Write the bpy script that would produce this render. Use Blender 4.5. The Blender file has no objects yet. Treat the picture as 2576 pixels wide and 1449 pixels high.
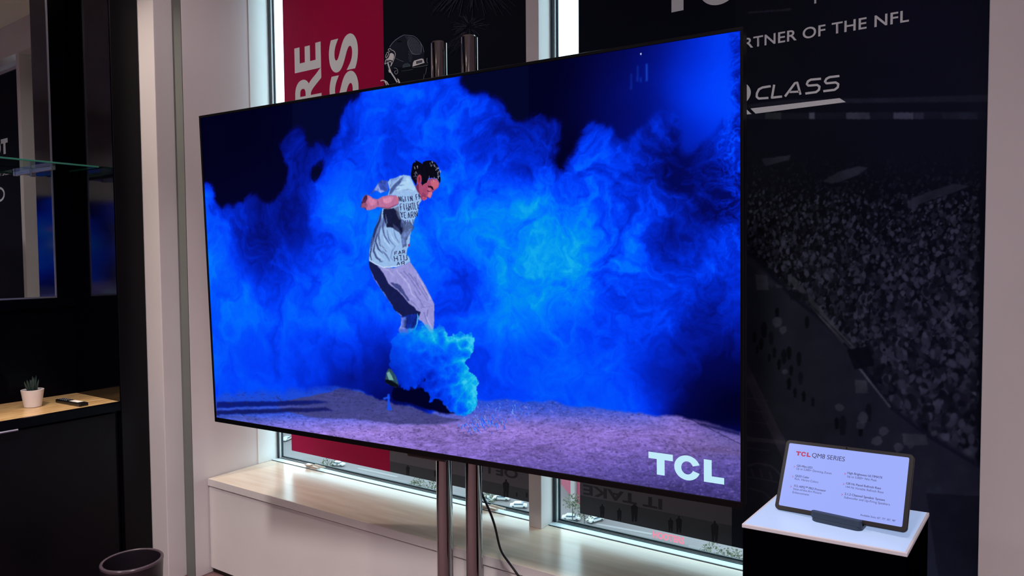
import bpy, bmesh, math, random
import numpy as np
from mathutils import Vector, Matrix
random.seed(7)
SC = bpy.context.scene
C = SC.collection
# ---------------------------------------------------------------- camera model (2576 x 1449)
F = 1800.0; CX, CY = 1288.0, 724.5
CAM = np.array([0.0, 0.0, 1.585])
_az, _pi, _ro = math.radians(33.8), math.radians(2.45), math.radians(0.42)
FW = np.array([-math.sin(_az)*math.cos(_pi), math.cos(_az)*math.cos(_pi), -math.sin(_pi)])
_r = np.array([math.cos(_az), math.sin(_az), 0.0]); _d = np.cross(FW, _r)
RX = math.cos(_ro)*_r + math.sin(_ro)*_d
DN = -math.sin(_ro)*_r + math.cos(_ro)*_d
def ray(x, y): return (x-CX)/F*RX + (y-CY)/F*DN + FW
def onp(x, y, n, d):
    r = ray(x, y); n = np.array(n, float); return CAM + (d - n@CAM)/(n@r)*r
def onx(x, y, X): return onp(x, y, (1,0,0), X)
def ony(x, y, Y): return onp(x, y, (0,1,0), Y)
def onz(x, y, Z): return onp(x, y, (0,0,1), Z)
def projA(P):
    v = P - CAM; z = v@FW
    return CX + F*(v@RX)/z, CY + F*(v@DN)/z
cam = bpy.data.cameras.new('camera'); co = bpy.data.objects.new('camera', cam); C.objects.link(co)
cam.sensor_width = 36; cam.lens = F/2576*36; cam.clip_start = 0.05; cam.clip_end = 500
M = Matrix.Identity(4)
for i in range(3):
    M[i][0], M[i][1], M[i][2], M[i][3] = RX[i], -DN[i], -FW[i], CAM[i]
co.matrix_world = M
SC.camera = co
# ---------------------------------------------------------------- helpers
def lin(c):
    c = np.asarray(c, float)/255.0
    return np.where(c <= .04045, c/12.92, ((c+.055)/1.055)**2.4)
def L3(*c): return tuple(float(v) for v in lin(c)) + (1.0,)
def mat(name, col=(200,200,200), rough=.5, metal=0.0, spec=.5, noise=0.0, nscale=8.0, bump=0.0, bscale=60.0, attr=None, gain=1.0, emit=0.0, emcol=None, coat=0.0):
    m = bpy.data.materials.new(name); m.use_nodes = True
    nt = m.node_tree; b = nt.nodes['Principled BSDF']
    base = tuple(lin(col)) + (1.0,)
    b.inputs['Base Color'].default_value = base
    b.inputs['Roughness'].default_value = rough; b.inputs['Metallic'].default_value = metal
    b.inputs['Specular IOR Level'].default_value = spec
    b.inputs['Coat Weight'].default_value = coat
    src = None
    if attr:
        a = nt.nodes.new('ShaderNodeAttribute'); a.attribute_name = attr; src = a.outputs['Color']
        nt.links.new(src, b.inputs['Base Color'])
    if noise > 0:
        tc = nt.nodes.new('ShaderNodeTexCoord'); n = nt.nodes.new('ShaderNodeTexNoise')
        n.inputs['Scale'].default_value = nscale; n.inputs['Detail'].default_value = 5
        nt.links.new(tc.outputs['Object'], n.inputs['Vector'])
        mr = nt.nodes.new('ShaderNodeMapRange'); mr.inputs['To Min'].default_value = 1-noise; mr.inputs['To Max'].default_value = 1+noise
        mr.inputs['From Min'].default_value = .3; mr.inputs['From Max'].default_value = .7
        nt.links.new(n.outputs['Fac'], mr.inputs['Value'])
        mx = nt.nodes.new('ShaderNodeMix'); mx.data_type = 'RGBA'; mx.blend_type = 'MULTIPLY'; mx.inputs['Factor'].default_value = 1
        if src: nt.links.new(src, mx.inputs[6])
        else: mx.inputs[6].default_value = base
        nt.links.new(mr.outputs['Result'], mx.inputs[7]); nt.links.new(mx.outputs[2], b.inputs['Base Color'])
    if bump > 0:
        tc = nt.nodes.new('ShaderNodeTexCoord'); n = nt.nodes.new('ShaderNodeTexNoise'); n.inputs['Scale'].default_value = bscale
        n.inputs['Detail'].default_value = 4
        nt.links.new(tc.outputs['Object'], n.inputs['Vector'])
        bp = nt.nodes.new('ShaderNodeBump'); bp.inputs['Strength'].default_value = bump; bp.inputs['Distance'].default_value = .01
        nt.links.new(n.outputs['Fac'], bp.inputs['Height']); nt.links.new(bp.outputs['Normal'], b.inputs['Normal'])
    if emit > 0:
        b.inputs['Emission Strength'].default_value = emit
        if attr == 'picture':
            nt.links.new(src, b.inputs['Emission Color'])
            for l in list(nt.links):
                if l.to_socket == b.inputs['Base Color']: nt.links.remove(l)
            b.inputs['Base Color'].default_value = (.0005,.0005,.0006,1)
        else:
            b.inputs['Emission Color'].default_value = tuple(lin(emcol or col)) + (1.0,)
    return m
def glassmat(name, tint=(250,252,254), gloss=.08):
    m = bpy.data.materials.new(name); m.use_nodes = True; nt = m.node_tree; nt.nodes.clear()
    o = nt.nodes.new('ShaderNodeOutputMaterial'); t = nt.nodes.new('ShaderNodeBsdfTransparent'); g = nt.nodes.new('ShaderNodeBsdfGlossy')
    g.inputs['Roughness'].default_value = .01
    t.inputs['Color'].default_value = tuple(lin(tint)) + (1,)
    fr = nt.nodes.new('ShaderNodeFresnel'); fr.inputs['IOR'].default_value = 1.45
    mx = nt.nodes.new('ShaderNodeMixShader')
    ge = nt.nodes.new('ShaderNodeNewGeometry'); iv = nt.nodes.new('ShaderNodeMath'); iv.operation = 'SUBTRACT'; iv.inputs[0].default_value = 1
    mu = nt.nodes.new('ShaderNodeMath'); mu.operation = 'MULTIPLY'
    nt.links.new(ge.outputs['Backfacing'], iv.inputs[1]); nt.links.new(fr.outputs[0], mu.inputs[0]); nt.links.new(iv.outputs[0], mu.inputs[1])
    nt.links.new(mu.outputs[0], mx.inputs[0]); nt.links.new(t.outputs[0], mx.inputs[1]); nt.links.new(g.outputs[0], mx.inputs[2])
    nt.links.new(mx.outputs[0], o.inputs['Surface']); return m
def translucent(m, c):
    nt = m.node_tree; o = [n for n in nt.nodes if n.type == 'OUTPUT_MATERIAL'][0]; b = nt.nodes['Principled BSDF']
    t = nt.nodes.new('ShaderNodeBsdfTranslucent'); t.inputs['Color'].default_value = (*c, 1)
    a = nt.nodes.new('ShaderNodeAddShader'); nt.links.new(b.outputs[0], a.inputs[0]); nt.links.new(t.outputs[0], a.inputs[1]); nt.links.new(a.outputs[0], o.inputs['Surface']); return m
class MB:
    def __init__(s): s.v = []; s.f = []; s.m = []; s.col = []
    def poly(s, pts, mi=0, col=None):
        n = len(s.v); s.v += [tuple(map(float, p)) for p in pts]; s.f.append(tuple(range(n, n+len(pts)))); s.m.append(mi); s.col += [col or (0,0,0)]*len(pts); return s
    def add(s, vs, fs, mi=0):
        n = len(s.v); s.v += [tuple(map(float, p)) for p in vs]; s.col += [(0,0,0)]*len(vs)
        for f in fs: s.f.append(tuple(i+n for i in f)); s.m.append(mi)
        return s
    def box(s, x0, x1, y0, y1, z0, z1, mi=0):
        vs = [(x,y,z) for z in (z0,z1) for y in (y0,y1) for x in (x0,x1)]
        return s.add(vs, [(0,2,3,1),(4,5,7,6),(0,1,5,4),(2,6,7,3),(0,4,6,2),(1,3,7,5)], mi)
    def prism(s, pts, z0, z1, mi=0):            # pts CCW xy
        n = len(pts); vs = [(p[0],p[1],z0) for p in pts] + [(p[0],p[1],z1) for p in pts]
        fs = [tuple(range(n-1,-1,-1)), tuple(range(n,2*n))] + [(i,(i+1)%n,n+(i+1)%n,n+i) for i in range(n)]
        return s.add(vs, fs, mi)
    def lathe(s, prof, c=(0,0,0), seg=48, mi=0, cap0=False, cap1=False):
        vs = []; fs = []
        for r, z in prof:
            for k in range(seg):
                a = 2*math.pi*k/seg; vs.append((c[0]+r*math.cos(a), c[1]+r*math.sin(a), c[2]+z))
        for j in range(len(prof)-1):
            for k in range(seg):
                a, b = j*seg+k, j*seg+(k+1)%seg; fs.append((a, b, b+seg, a+seg))
        if cap0: fs.append(tuple(range(seg-1,-1,-1)))
        if cap1: fs.append(tuple((len(prof)-1)*seg+k for k in range(seg)))
        return s.add(vs, fs, mi)
    def tube(s, pts, r, seg=12, mi=0):
        P = [Vector(p) for p in pts]; vs = []; fs = []
        rr = r if hasattr(r, '__len__') else [r]*len(P)
        up = Vector((0,0,1))
        for i, p in enumerate(P):
            t = (P[min(i+1,len(P)-1)]-P[max(i-1,0)]).normalized()
            a = t.cross(up)
            if a.length < .05: a = t.cross(Vector((0,1,0)))
            a.normalize(); b = t.cross(a)
            for k in range(seg):
                th = 2*math.pi*k/seg; vs.append(p + (a*math.cos(th)+b*math.sin(th))*rr[i])
        for j in range(len(P)-1):
            for k in range(seg):
                x, y = j*seg+k, j*seg+(k+1)%seg; fs.append((x, y, y+seg, x+seg))
        fs.append(tuple(range(seg-1,-1,-1))); fs.append(tuple((len(P)-1)*seg+k for k in range(seg)))
        return s.add(vs, fs, mi)
    def build(s, name, mats, parent=None, smooth=False, bevel=0, world=True, attr=None, off=None):
        me = bpy.data.meshes.new(name); 
        vs = s.v
        if off is not None: vs = [(a-off[0], b-off[1], c-off[2]) for a,b,c in vs]
        me.from_pydata(vs, [], s.f); me.update()
        for m_ in (mats if isinstance(mats, (list,tuple)) else [mats]): me.materials.append(m_)
        me.polygons.foreach_set('material_index', s.m)
        if smooth: me.shade_smooth() if hasattr(me,'shade_smooth') else None
        if attr:
            at = me.color_attributes.new(attr, 'FLOAT_COLOR', 'POINT')
            d = np.ones((len(s.v),4), np.float32); d[:,:3] = np.array(s.col, np.float32); at.data.foreach_set('color', d.ravel())
        o = bpy.data.objects.new(name, me); C.objects.link(o)
        if parent is not None: o.parent = parent
        if bevel:
            b = o.modifiers.new('bevel', 'BEVEL'); b.width = bevel; b.segments = 2; b.limit_method = 'ANGLE'; b.angle_limit = .7
        if smooth:
            e = o.modifiers.new('wn', 'EDGE_SPLIT'); e.split_angle = .6
        return o
def thing(name, label, cat, loc=(0,0,0), rz=0, group=None):
    o = bpy.data.objects.new(name, None); C.objects.link(o); o.location = tuple(map(float,loc)); o.rotation_euler = (0,0,rz)
    o.empty_display_size = .05
    o['label'] = label; o['category'] = cat
    if group: o['group'] = group
    return o
def tag(o, label, cat, group=None):
    o['label'] = label; o['category'] = cat
    if group: o['group'] = group
    return o
def struct(o, label=None):
    o['kind'] = 'structure'
    if label: o['label'] = label
    return o
def text_obj(name, s, m, X, Z, N, p0, p1, parent, bold=0.0, h=None, shear=0, ext=0.0003, space=1.0, squash=1.0, thick=0.0):
    """flat lettering from world point p0 (baseline start) to p1 (baseline end)"""
    cu = bpy.data.curves.new(name, 'FONT'); cu.body = s; cu.size = 1; cu.offset = bold; cu.shear = shear; cu.space_character = space
    o = bpy.data.objects.new(name, cu); C.objects.link(o)
    dg = bpy.context.evaluated_depsgraph_get(); me = bpy.data.meshes.new_from_object(o.evaluated_get(dg))
    bpy.data.objects.remove(o)
    co = np.zeros(len(me.vertices)*3); me.vertices.foreach_get('co', co); co = co.reshape(-1,3)
    x0, x1 = co[:,0].min(), co[:,0].max()
    p0 = np.array(p0); p1 = np.array(p1); w = np.linalg.norm(p1-p0); d = (p1-p0)/w; sc = w/(x1-x0)
    upv = np.cross(N, d); upv = upv if upv@Z > 0 else (upv if False else upv)
    hs = sc*squash if h is None else h/0.727
    W = p0 + np.outer((co[:,0]-x0)*sc, d) + np.outer(co[:,1]*hs, upv) + N*ext
    if thick:
        bm = bmesh.new(); me.vertices.foreach_set('co', W.ravel()); bm.from_mesh(me); g0 = bm.verts[:]+bm.edges[:]+bm.faces[:]
        for i_, sg in enumerate((-1, 1)):
            r_ = bmesh.ops.duplicate(bm, geom=g0); dv_ = Vector(d*thick*sg*sc + N*.00002*(i_+1))
            for v_ in r_['geom']:
                if isinstance(v_, bmesh.types.BMVert): v_.co += dv_
        bm.to_mesh(me); bm.free()
    else: me.vertices.foreach_set('co', W.ravel())
    me.materials.clear(); me.materials.append(m); me.update()
    ob = bpy.data.objects.new(name, me); C.objects.link(ob)
    if parent is not None: ob.parent = parent; ob.matrix_parent_inverse = parent.matrix_basis.inverted()
    return ob
def par(o, parent):
    o.parent = parent; o.matrix_parent_inverse = parent.matrix_basis.inverted(); return o
def frame(yaw, ti, ro):
    X = np.array([math.cos(yaw), math.sin(yaw), 0]); N = np.array([math.sin(yaw), -math.cos(yaw), 0]); Z = np.array([0,0,1.0])
    Z2 = Z*math.cos(ti)+N*math.sin(ti); N2 = N*math.cos(ti)-Z*math.sin(ti)
    return X*math.cos(ro)+Z2*math.sin(ro), -X*math.sin(ro)+Z2*math.cos(ro), N2
# ---- value noise
def vnoise(x, y, seed):
    rs = np.random.RandomState(seed); T = rs.rand(256,256)
    xi = np.floor(x).astype(int); yi = np.floor(y).astype(int); fx = x-xi; fy = y-yi
    fx = fx*fx*fx*(fx*(fx*6-15)+10); fy = fy*fy*fy*(fy*(fy*6-15)+10)
    a = T[yi & 255, xi & 255]; b = T[yi & 255, (xi+1) & 255]; c = T[(yi+1) & 255, xi & 255]; d = T[(yi+1) & 255, (xi+1) & 255]
    return (a*(1-fx)+b*fx)*(1-fy) + (c*(1-fx)+d*fx)*fy
def fbm(x, y, seed, octv=5, gain=.5, ridged=False):
    s = 0; a = 1; tot = 0
    for i in range(octv):
        ca, sa = math.cos(.6*i+.3), math.sin(.6*i+.3)
        n = vnoise((x*ca-y*sa)*2**i, (x*sa+y*ca)*2**i, seed+i*17)
        if ridged: n = 1-abs(2*n-1)
        s = s + a*n; tot += a; a *= gain
    return s/tot
def inside(px, py, poly):
    r = np.zeros(px.shape, bool); n = len(poly)
    for i in range(n):
        x0, y0 = poly[i]; x1, y1 = poly[(i+1) % n]
        if y0 == y1: continue
        c = ((y0 > py) != (y1 > py)) & (px < (x1-x0)*(py-y0)/(y1-y0)+x0)
        r ^= c
    return r
def blur(a, k):
    for _ in range(k):
        a = (np.roll(a,1,0)+np.roll(a,-1,0)+2*a)/4; a = (np.roll(a,1,1)+np.roll(a,-1,1)+2*a)/4
    return a
def smooth01(a, b, x):
    t = np.clip((x-a)/(b-a), 0, 1); return t*t*(3-2*t)
def ctrl(px, py, pts, rad=70.0):
    num = np.zeros(px.shape); den = np.zeros(px.shape)+1e-9
    for x, y, v in pts:
        d2 = ((px-x)**2+(py-y)**2)/rad**2
        w = np.exp(-d2)+1e-3/(1+d2)**2
        num += w*v; den += w
    return num/den
def ramp(t, stops):
    t = np.clip(t, 0, 1); xs = [s[0] for s in stops]
    return np.stack([np.interp(t, xs, [s[1][k] for s in stops]) for k in range(3)], -1)
def gridmesh(name, P, col, attr, m, extra=None):
    """P (h,w,3) positions, col (h,w,3) linear colours; extra = MB with flat coloured pieces"""
    h, w = P.shape[:2]; me = bpy.data.meshes.new(name)
    ev = extra.v if extra else []; ef = extra.f if extra else []
    nv = h*w+len(ev); idx = np.arange(h*w).reshape(h,w)
    q = np.stack([idx[1:,:-1], idx[1:,1:], idx[:-1,1:], idx[:-1,:-1]], -1).reshape(-1,4)
    loops = [q.ravel()]; starts = list(range(0, q.size, 4)); tot = q.size
    lt = [4]*len(q)
    for f in ef:
        loops.append(np.array(f)+h*w); starts.append(tot); tot += len(f); lt.append(len(f))
    loops = np.concatenate(loops)
    me.vertices.add(nv); co_ = P.reshape(-1,3)
    if ev: co_ = np.concatenate([co_, np.array(ev)])
    me.vertices.foreach_set('co', co_.astype(np.float32).ravel())
    me.loops.add(len(loops)); me.loops.foreach_set('vertex_index', loops.astype(np.int32))
    me.polygons.add(len(starts)); me.polygons.foreach_set('loop_start', np.array(starts, np.int32))
    try: me.polygons.foreach_set('loop_total', np.array(lt, np.int32))
    except Exception: pass
    me.update(calc_edges=True); me.validate()
    at = me.color_attributes.new(attr, 'FLOAT_COLOR', 'POINT')
    d = np.ones((nv,4), np.float32); d[:h*w,:3] = col.reshape(-1,3)
    if ev: d[h*w:,:3] = np.array(extra.col)
    at.data.foreach_set('color', d.ravel())
    me.materials.append(m); o = bpy.data.objects.new(name, me); C.objects.link(o); return o
# ---------------------------------------------------------------- materials
WALL = mat('wall_paint', (222,214,212), .42, noise=.02, nscale=3, bump=.02, bscale=90)
WALLD = mat('step_shade_paint', (112,116,110), .6, noise=.03)
CEIL = mat('ceiling_paint', (235,232,212), .8, noise=.02)
FLOOR = mat('floor_carpet', (112,80,80), .9, noise=.2, nscale=40, bump=.3, bscale=300)
TRIMW = mat('white_trim', (236,240,238), .35, noise=.02)
BLK = mat('black_gloss_laminate', (3,3,9), .2, spec=.08)
BLKM = mat('black_mirror_laminate', (3,3,9), .08, spec=.25)
BLK2 = mat('black_satin_laminate', (4,4,10), .4, noise=.1, nscale=5, spec=.2)
CHROME = mat('chrome', (168,170,172), .06, metal=1)
METAL = mat('brushed_aluminium', (190,190,200), .42, metal=1)
GASKET = mat('window_gasket', (18,38,48), .5)
FRAMEA = mat('window_frame_metal', (225,240,242), .35, metal=0)
PLASB = mat('black_plastic', (9,9,12), .35)
GLASS = glassmat('window_glass')
# ================================================================= ROOM SHELL
XR = 1.50; YF = -4.2; ZC = 3.41; XL = -5.2
struct(MB().box(XL-.1, XR+.1, YF-.1, 2.575, -.12, 0).build('floor', FLOOR))
struct(MB().box(XL-.1, XR+.1, YF-.1, 2.575, ZC, ZC+.12).build('ceiling', CEIL))
XW = -3.26; XA = -3.3346; XB = -3.468; YA = 2.0252; YB_ = 1.9275
XM0, XM1, YM = -1.552, -1.493, 2.43       # mullion
YG = 2.545; YBN = 2.52; HEAD = 3.17
w = MB()
w.box(XW-.3, XR+.1, 2.556, 2.575, 0, .47)          # spandrel
w.box(XW-.3, XR+.1, 2.42, 2.575, HEAD, ZC)        # head
w.box(-.0, XR+.1, 2.5, 2.575, .47, HEAD)
struct(w.build('wall_back', WALL))
w = MB()
w.box(XW-.5, XW, YA, 2.556, 0, ZC)
w.box(XL-.1, XA, YB_, YA, 0, ZC)
struct(w.build('wall_left', WALL, bevel=.003))
struct(MB().box(XA+.001, XW-.001, YA-.004, YA-.0005, 0, ZC).build('shade_strip', WALLD), 'grey strip of painted shade in the step between the two wall corners')  # thin plate whose grey holds the shade of the wall step
struct(MB().box(XL-.1, XL, YF, YB_, 0, ZC).build('wall_side', BLK2))
struct(MB().box(XL, XR, YF-.1, YF, 0, ZC).build('wall_front', mat('dark_wall_paint', (64,58,62), .6)))
struct(MB().box(XR, XR+.1, YF, 2.5, 0, ZC).build('wall_right', WALL))
pr = ony(2475, 724, 2.44)
struct(MB().box(float(pr[0]), XR, 2.44, 2.5, 0, ZC).build('wall_pier', WALL, bevel=.002))
struct(MB().box(XM0, XM1, YM, 2.556, .485, HEAD).build('trim_2', WALL, bevel=.002), 'grey white post between the two windows')
struct(MB().box(XW, XW+.004, 2.40, 2.54, .485, HEAD).build('trim_3', TRIMW, bevel=.001), 'white window jamb beside the left window')
# windows
LATCH = mat('latch_plastic', (214,196,180), .4)
def window(n, x0, x1, latches):
    t = thing('window_%d' % n, 'window pane' , 'window', ((x0+x1)/2, YG, .485)); 
    del t['label']; del t['category']; t['kind'] = 'structure'
    def P(mb, name, m, **k): return par(mb.build(name, m, **k), t)
    P(MB().box(x0, x1, 2.487, 2.527, .470, .4875).box(x0, x1, 2.50, 2.56, HEAD-.03, HEAD), 'window_frame', FRAMEA, bevel=.0015)
    P(MB().box(x0, x1, 2.4835, 2.4868, .4852, .4868), 'sealant_line', GASKET)
    g = MB()
    g.box(x0, x1, 2.5275, 2.531, .470, .4885).box(x0, x1, 2.5335, 2.5365, .470, .4905).box(x0, x1, 2.5375, 2.5445, .470, .500)
    g.box(x0+.004, x0+.012, 2.520, 2.5445, .488, HEAD-.03).box(x0+.018, x0+.026, 2.538, 2.5445, .488, HEAD-.03).box(x1-.012, x1, 2.520, 2.5445, .488, HEAD-.03).box(x0, x1, 2.53, 2.5445, HEAD-.04, HEAD-.03)
    P(g, 'gasket', GASKET)
    P(MB().box(x0+.012, x0+.018, 2.528, 2.5445, .488, HEAD-.03).box(x0, x1, 2.531, 2.5335, .470, .489).box(x0,x1,2.5365,2.5375,.47,.4925), 'bead', FRAMEA)
    P(MB().box(x0+.001, x1-.001, 2.545, 2.551, .475, HEAD-.02), 'pane', GLASS)
    for px, py in latches:
        q = onz(px, py, .492); x, y = float(q[0]), 2.505
        m = MB().box(x-.055, x+.03, y-.012, y+.012, .4876, .497).box(x-.055, x-.02, y-.02, y+.006, .497, .505)
        m.tube([(x-.02,y,.502),(x+.02,y-.008,.505),(x+.065,y-.004,.501),(x+.07,y+.008,.501),(x-.01,y+.012,.502)], .003, 8)
        P(m, 'latch', LATCH, bevel=.0015)
    return t
window(1, XW+.004, XM0, [(790,1176),(1238,1277)])
window(2, XM1, -.0, [])
# ================================================================= WINDOW BENCH
BENCH = mat('bench_white_laminate', (226,220,216), .33, noise=.03, nscale=4)
def woodtop():
    m = bpy.data.materials.new('bench_top_laminate'); m.use_nodes = True; nt = m.node_tree; b = nt.nodes['Principled BSDF']
    tc = nt.nodes.new('ShaderNodeTexCoord'); mp = nt.nodes.new('ShaderNodeMapping'); mp.inputs['Scale'].default_value = (1.5, 14, 1)
    n = nt.nodes.new('ShaderNodeTexNoise'); n.inputs['Scale'].default_value = 2.2; n.inputs['Detail'].default_value = 6
    cr = nt.nodes.new('ShaderNodeValToRGB'); cr.color_ramp.elements[0].color = L3(226,208,184); cr.color_ramp.elements[1].color = L3(238,224,204)
    cr.color_ramp.elements[0].position = .35; cr.color_ramp.elements[1].position = .65
    nt.links.new(tc.outputs['Object'], mp.inputs[0]); nt.links.new(mp.outputs[0], n.inputs['Vector']); nt.links.new(n.outputs['Fac'], cr.inputs[0])
    nt.links.new(cr.outputs[0], b.inputs['Base Color']); b.inputs['Roughness'].default_value = .22
    return m
BTOP = woodtop()
YC = 2.10
xb1 = -.02; seam = float(ony(1216.5, 1432, YC+.006)[0])
t = thing('window_bench', 'long low white window bench with a pale wooden top under the windows', 'bench', (-1.8, 2.3, 0))
par(MB().box(XW+.004, xb1, YC, 2.483, .450, .485).box(XW+.004,xb1,2.483,2.55,.45,.4695).build('bench_top', [BTOP], bevel=.002), t)
par(MB().box(XW+.004, xb1, YC-.0012, YC-.0002, .4505, .4845).build('edge_band', BENCH), t)
par(MB().box(XW+.003, xb1, YC+.02, 2.55, .0, .449).build('carcass', mat('bench_gap', (40,30,30), .7)), t)
par(MB().box(XW+.007, seam-.0015, YC+.004, YC+.02, .03, .445).build('front_panel', BENCH, bevel=.001), t)
par(MB().box(seam+.0015, xb1, YC+.004, YC+.02, .03, .445).build('front_panel', BENCH, bevel=.001), t)
# ================================================================= TELEVISION
TVX, TVZ, TVN = frame(.062, .031, .0002); TVO = np.array([-1.5918, 1.8004, 1.5434]); TW, TH = 2.1116, 1.218
def tvloc(x, y):
    P = onp(x, y, TVN, TVN@TVO); return (P-TVO)@TVX, (P-TVO)@TVZ

def paint_screen(gw, gh):
    u = np.linspace(-TW/2, TW/2, gw); v = np.linspace(TH/2, -TH/2, gh)
    U, V = np.meshgrid(u, v)
    P = TVO + U[...,None]*TVX + V[...,None]*TVZ
    px, py = projA(P.reshape(-1,3)); px = px.reshape(gh,gw); py = py.reshape(gh,gw)
    # ---- noise fields in screen metres
    s = 6.0
    wx = fbm(U*s, V*s, 11, 6)-.5; wy = fbm(U*s+40, V*s+9, 23, 6)-.5
    wx2 = fbm(U*22, V*22, 31, 4)-.5; wy2 = fbm(U*22+7, V*22+3, 37, 4)-.5
    qx = px + wx*130 + wx2*26; qy = py + wy*130 + wy2*26
    base = [(530,520,.66),(530,600,.72),(560,700,.72),(560,800,.68),(560,900,.66),(640,620,.42),(600,560,.42),(660,540,.3),(690,600,.2),(700,560,.32),(740,480,.45),(740,400,.42),(780,380,.3),(760,560,.48),
      (800,640,.62),(700,700,.64),(700,800,.66),(660,900,.62),(760,900,.57),(850,850,.6),(850,760,.68),(830,700,.72),(850,600,.68),(880,540,.78),(900,470,.68),(860,420,.55),(870,350,.55),(900,280,.6),(1000,260,.62),
      (1080,260,.58),(1000,340,.58),(1130,220,.5),(1190,270,.5),(1250,300,.42),(1150,340,.6),(1200,380,.46),(1300,340,.32),(1390,340,.42),(1300,420,.3),(1240,440,.5),(1180,470,.8),(1150,520,.76),(1180,560,.8),(1240,480,.8),(1300,500,.84),(1240,540,.86),(1340,560,.88),
      (1250,620,.86),(1380,650,.9),(1430,620,.84),(1440,680,.85),(1380,720,.88),(1300,740,.86),(1340,790,.82),(1420,740,.8),(1320,700,.9),(1180,600,.8),(1160,680,.58),(1090,720,.68),(1150,760,.54),(1220,760,.72),(1300,800,.78),(1400,760,.72),(1450,560,.66),(1430,480,.52),(1500,420,.58),(1480,340,.5),
      (1530,340,.46),(1600,380,.52),(1640,330,.46),(1700,300,.42),(1560,420,.56),(1560,480,.64),(1620,460,.56),(1520,540,.62),(1520,600,.62),(1600,540,.6),(1600,620,.78),(1650,640,.62),(1560,700,.58),(1640,500,.5),(1690,540,.42),(1700,430,.1),(1660,400,.2),(1690,630,.16),
      (1720,600,.08),(1790,520,.05),(1770,470,.12),(1780,600,.5),(1840,640,.6),(1840,560,.58),(1800,430,.48),(1840,400,.5),(1850,330,.5),(1760,440,.3),(1750,680,.52),(1700,720,.58),(1650,780,.58),(1550,800,.55),
      (1450,850,.64),(1350,880,.62),(1250,880,.62),(1250,950,.6),(1400,960,.66),(1500,950,.68),(1560,1000,.68),(1640,1010,.62),(1600,900,.6),(1660,920,.42),(1660,970,.3),(1700,900,.32),(1760,850,.28),(1840,800,.4),
      (1840,870,.26),(1800,950,.12),(1850,1000,.03),(1720,990,.1),(1750,760,.38),(1850,720,.52),(1100,850,.6),(900,900,.48),(880,960,.3),(940,960,.24),(800,940,.5),(600,950,.6),(1000,700,.7),(950,500,.7),(1130,500,.66),(1000,400,.6),(1140,410,.6),(1750,1030,.05),(930,250,.58)]
    t = ctrl(px + wx*60, py + wy*60, base, 62)
    det = fbm(U*9+wx*3, V*9+wy*3, 51, 6, .55)-.5
    rid = fbm(U*14+wx*5, V*14+wy*5, 71, 5, .55, True)-.55
    rough_ = smooth01(900, 1500, px)*.6+.4
    low = smooth01(1000, 600, py)*.6+.4
    t = t + det*.40*low + rid*.20*rough_*low
    fine = fbm(U*40+wx*10, V*40+wy*10, 91, 4, .7)-.5
    t = t + fine*.20*rough_*low
    # ---- dark background with haze at the right
    bgp = [(520,320,.0),(700,300,.0),(600,400,.0),(800,260,.03),(780,330,.06),(1200,200,.02),(1300,220,.02),(1400,180,.01),(1430,280,.03),(1500,150,.1),(1500,250,.16),(1600,200,.27),(1700,200,.48),(1780,260,.68),(1840,130,.62),(1780,200,.62),
       (1850,230,.66),(1700,120,.33),(1600,270,.25),(1560,300,.2),(1650,340,.3),(1730,330,.42),(1350,200,.02),(1420,400,.03),(1330,180,.02),(1600,110,.14),(640,480,.04),(830,400,.02),(1780,150,.54),(1740,390,.36),(1800,330,.6)]
    bg = ctrl(px, py, bgp, 80) + det*.05*smooth01(1450,1650,px)
    smoke = [(400,455),(518,462),(535,480),(548,515),(600,505),(628,470),(645,492),(690,495),(706,470),(712,430),(704,392),(722,352),(740,335),(757,326),(768,345),(783,345),(800,352),(812,372),(806,400),(786,420),(800,460),(812,440),(812,390),(822,360),
       (836,328),(852,298),(866,276),(886,252),(920,225),(960,190),(1060,180),(1140,190),(1160,215),(1158,228),(1190,243),(1232,246),(1258,272),(1272,304),(1302,308),(1335,296),(1350,286),(1362,306),(1396,300),(1414,326),(1410,372),(1396,402),(1412,430),
       (1440,412),(1464,392),(1470,352),(1474,316),(1502,318),(1530,308),(1562,340),(1578,362),(1602,320),(1622,308),(1652,292),(1690,285),(1720,330),(1700,390),(1745,410),(1762,372),(1804,342),(1806,308),(1850,300),(1846,220),(1852,160),(1838,110),(1830,60),(1950,60),(1950,1120),(400,1120)]
    mk = inside(px + wx*70 + wx2*22, py + wy*70 + wy2*22, smoke).astype(float)
    def box(a, r):
        for ax in (0,1):
            p_ = np.pad(a, [(r+1,r) if i == ax else (0,0) for i in (0,1)], mode='edge'); cs = np.cumsum(p_, ax)
            a = (np.take(cs, range(2*r+1, cs.shape[ax]), ax)-np.take(cs, range(0, cs.shape[ax]-2*r-1), ax))/(2*r+1)
        return a
    mb_ = box(box(mk, 9), 7); e1 = fbm(U*30+wx*10, V*30+wy*10, 141, 5, .62)-.5
    mk = smooth01(.12, .88, mb_ + e1*1.0*np.clip(1-abs(2*mb_-1), 0, 1)); mk = mk*(.55+.45*box(mk, 14))
    # ragged right edge turbulence
    rr = smooth01(1745, 1860, px)*smooth01(760, 500, py)
    curl = fbm(U*26+wx*14, V*26+wy*14, 131, 5, .6, True)
    t = t + rr*(curl-.56)*.55
    T = bg*(1-mk) + np.maximum(t, bg*.5)*mk
    stops = [(0,(0,0,27)),(.1,(2,3,58)),(.2,(2,8,92)),(.35,(2,22,150)),(.5,(0,42,212)),(.6,(0,62,250)),(.7,(0,90,255)),(.8,(0,118,252)),(.9,(0,146,240)),(1,(20,172,238))]
    col = ramp(T, stops)
    col = np.where(((px > 735) & (px < 1330) & (T < .12))[...,None], col + np.array([2,5,6]), col)  # faint banner reflection on the glass, painted into the dark picture areas
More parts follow.
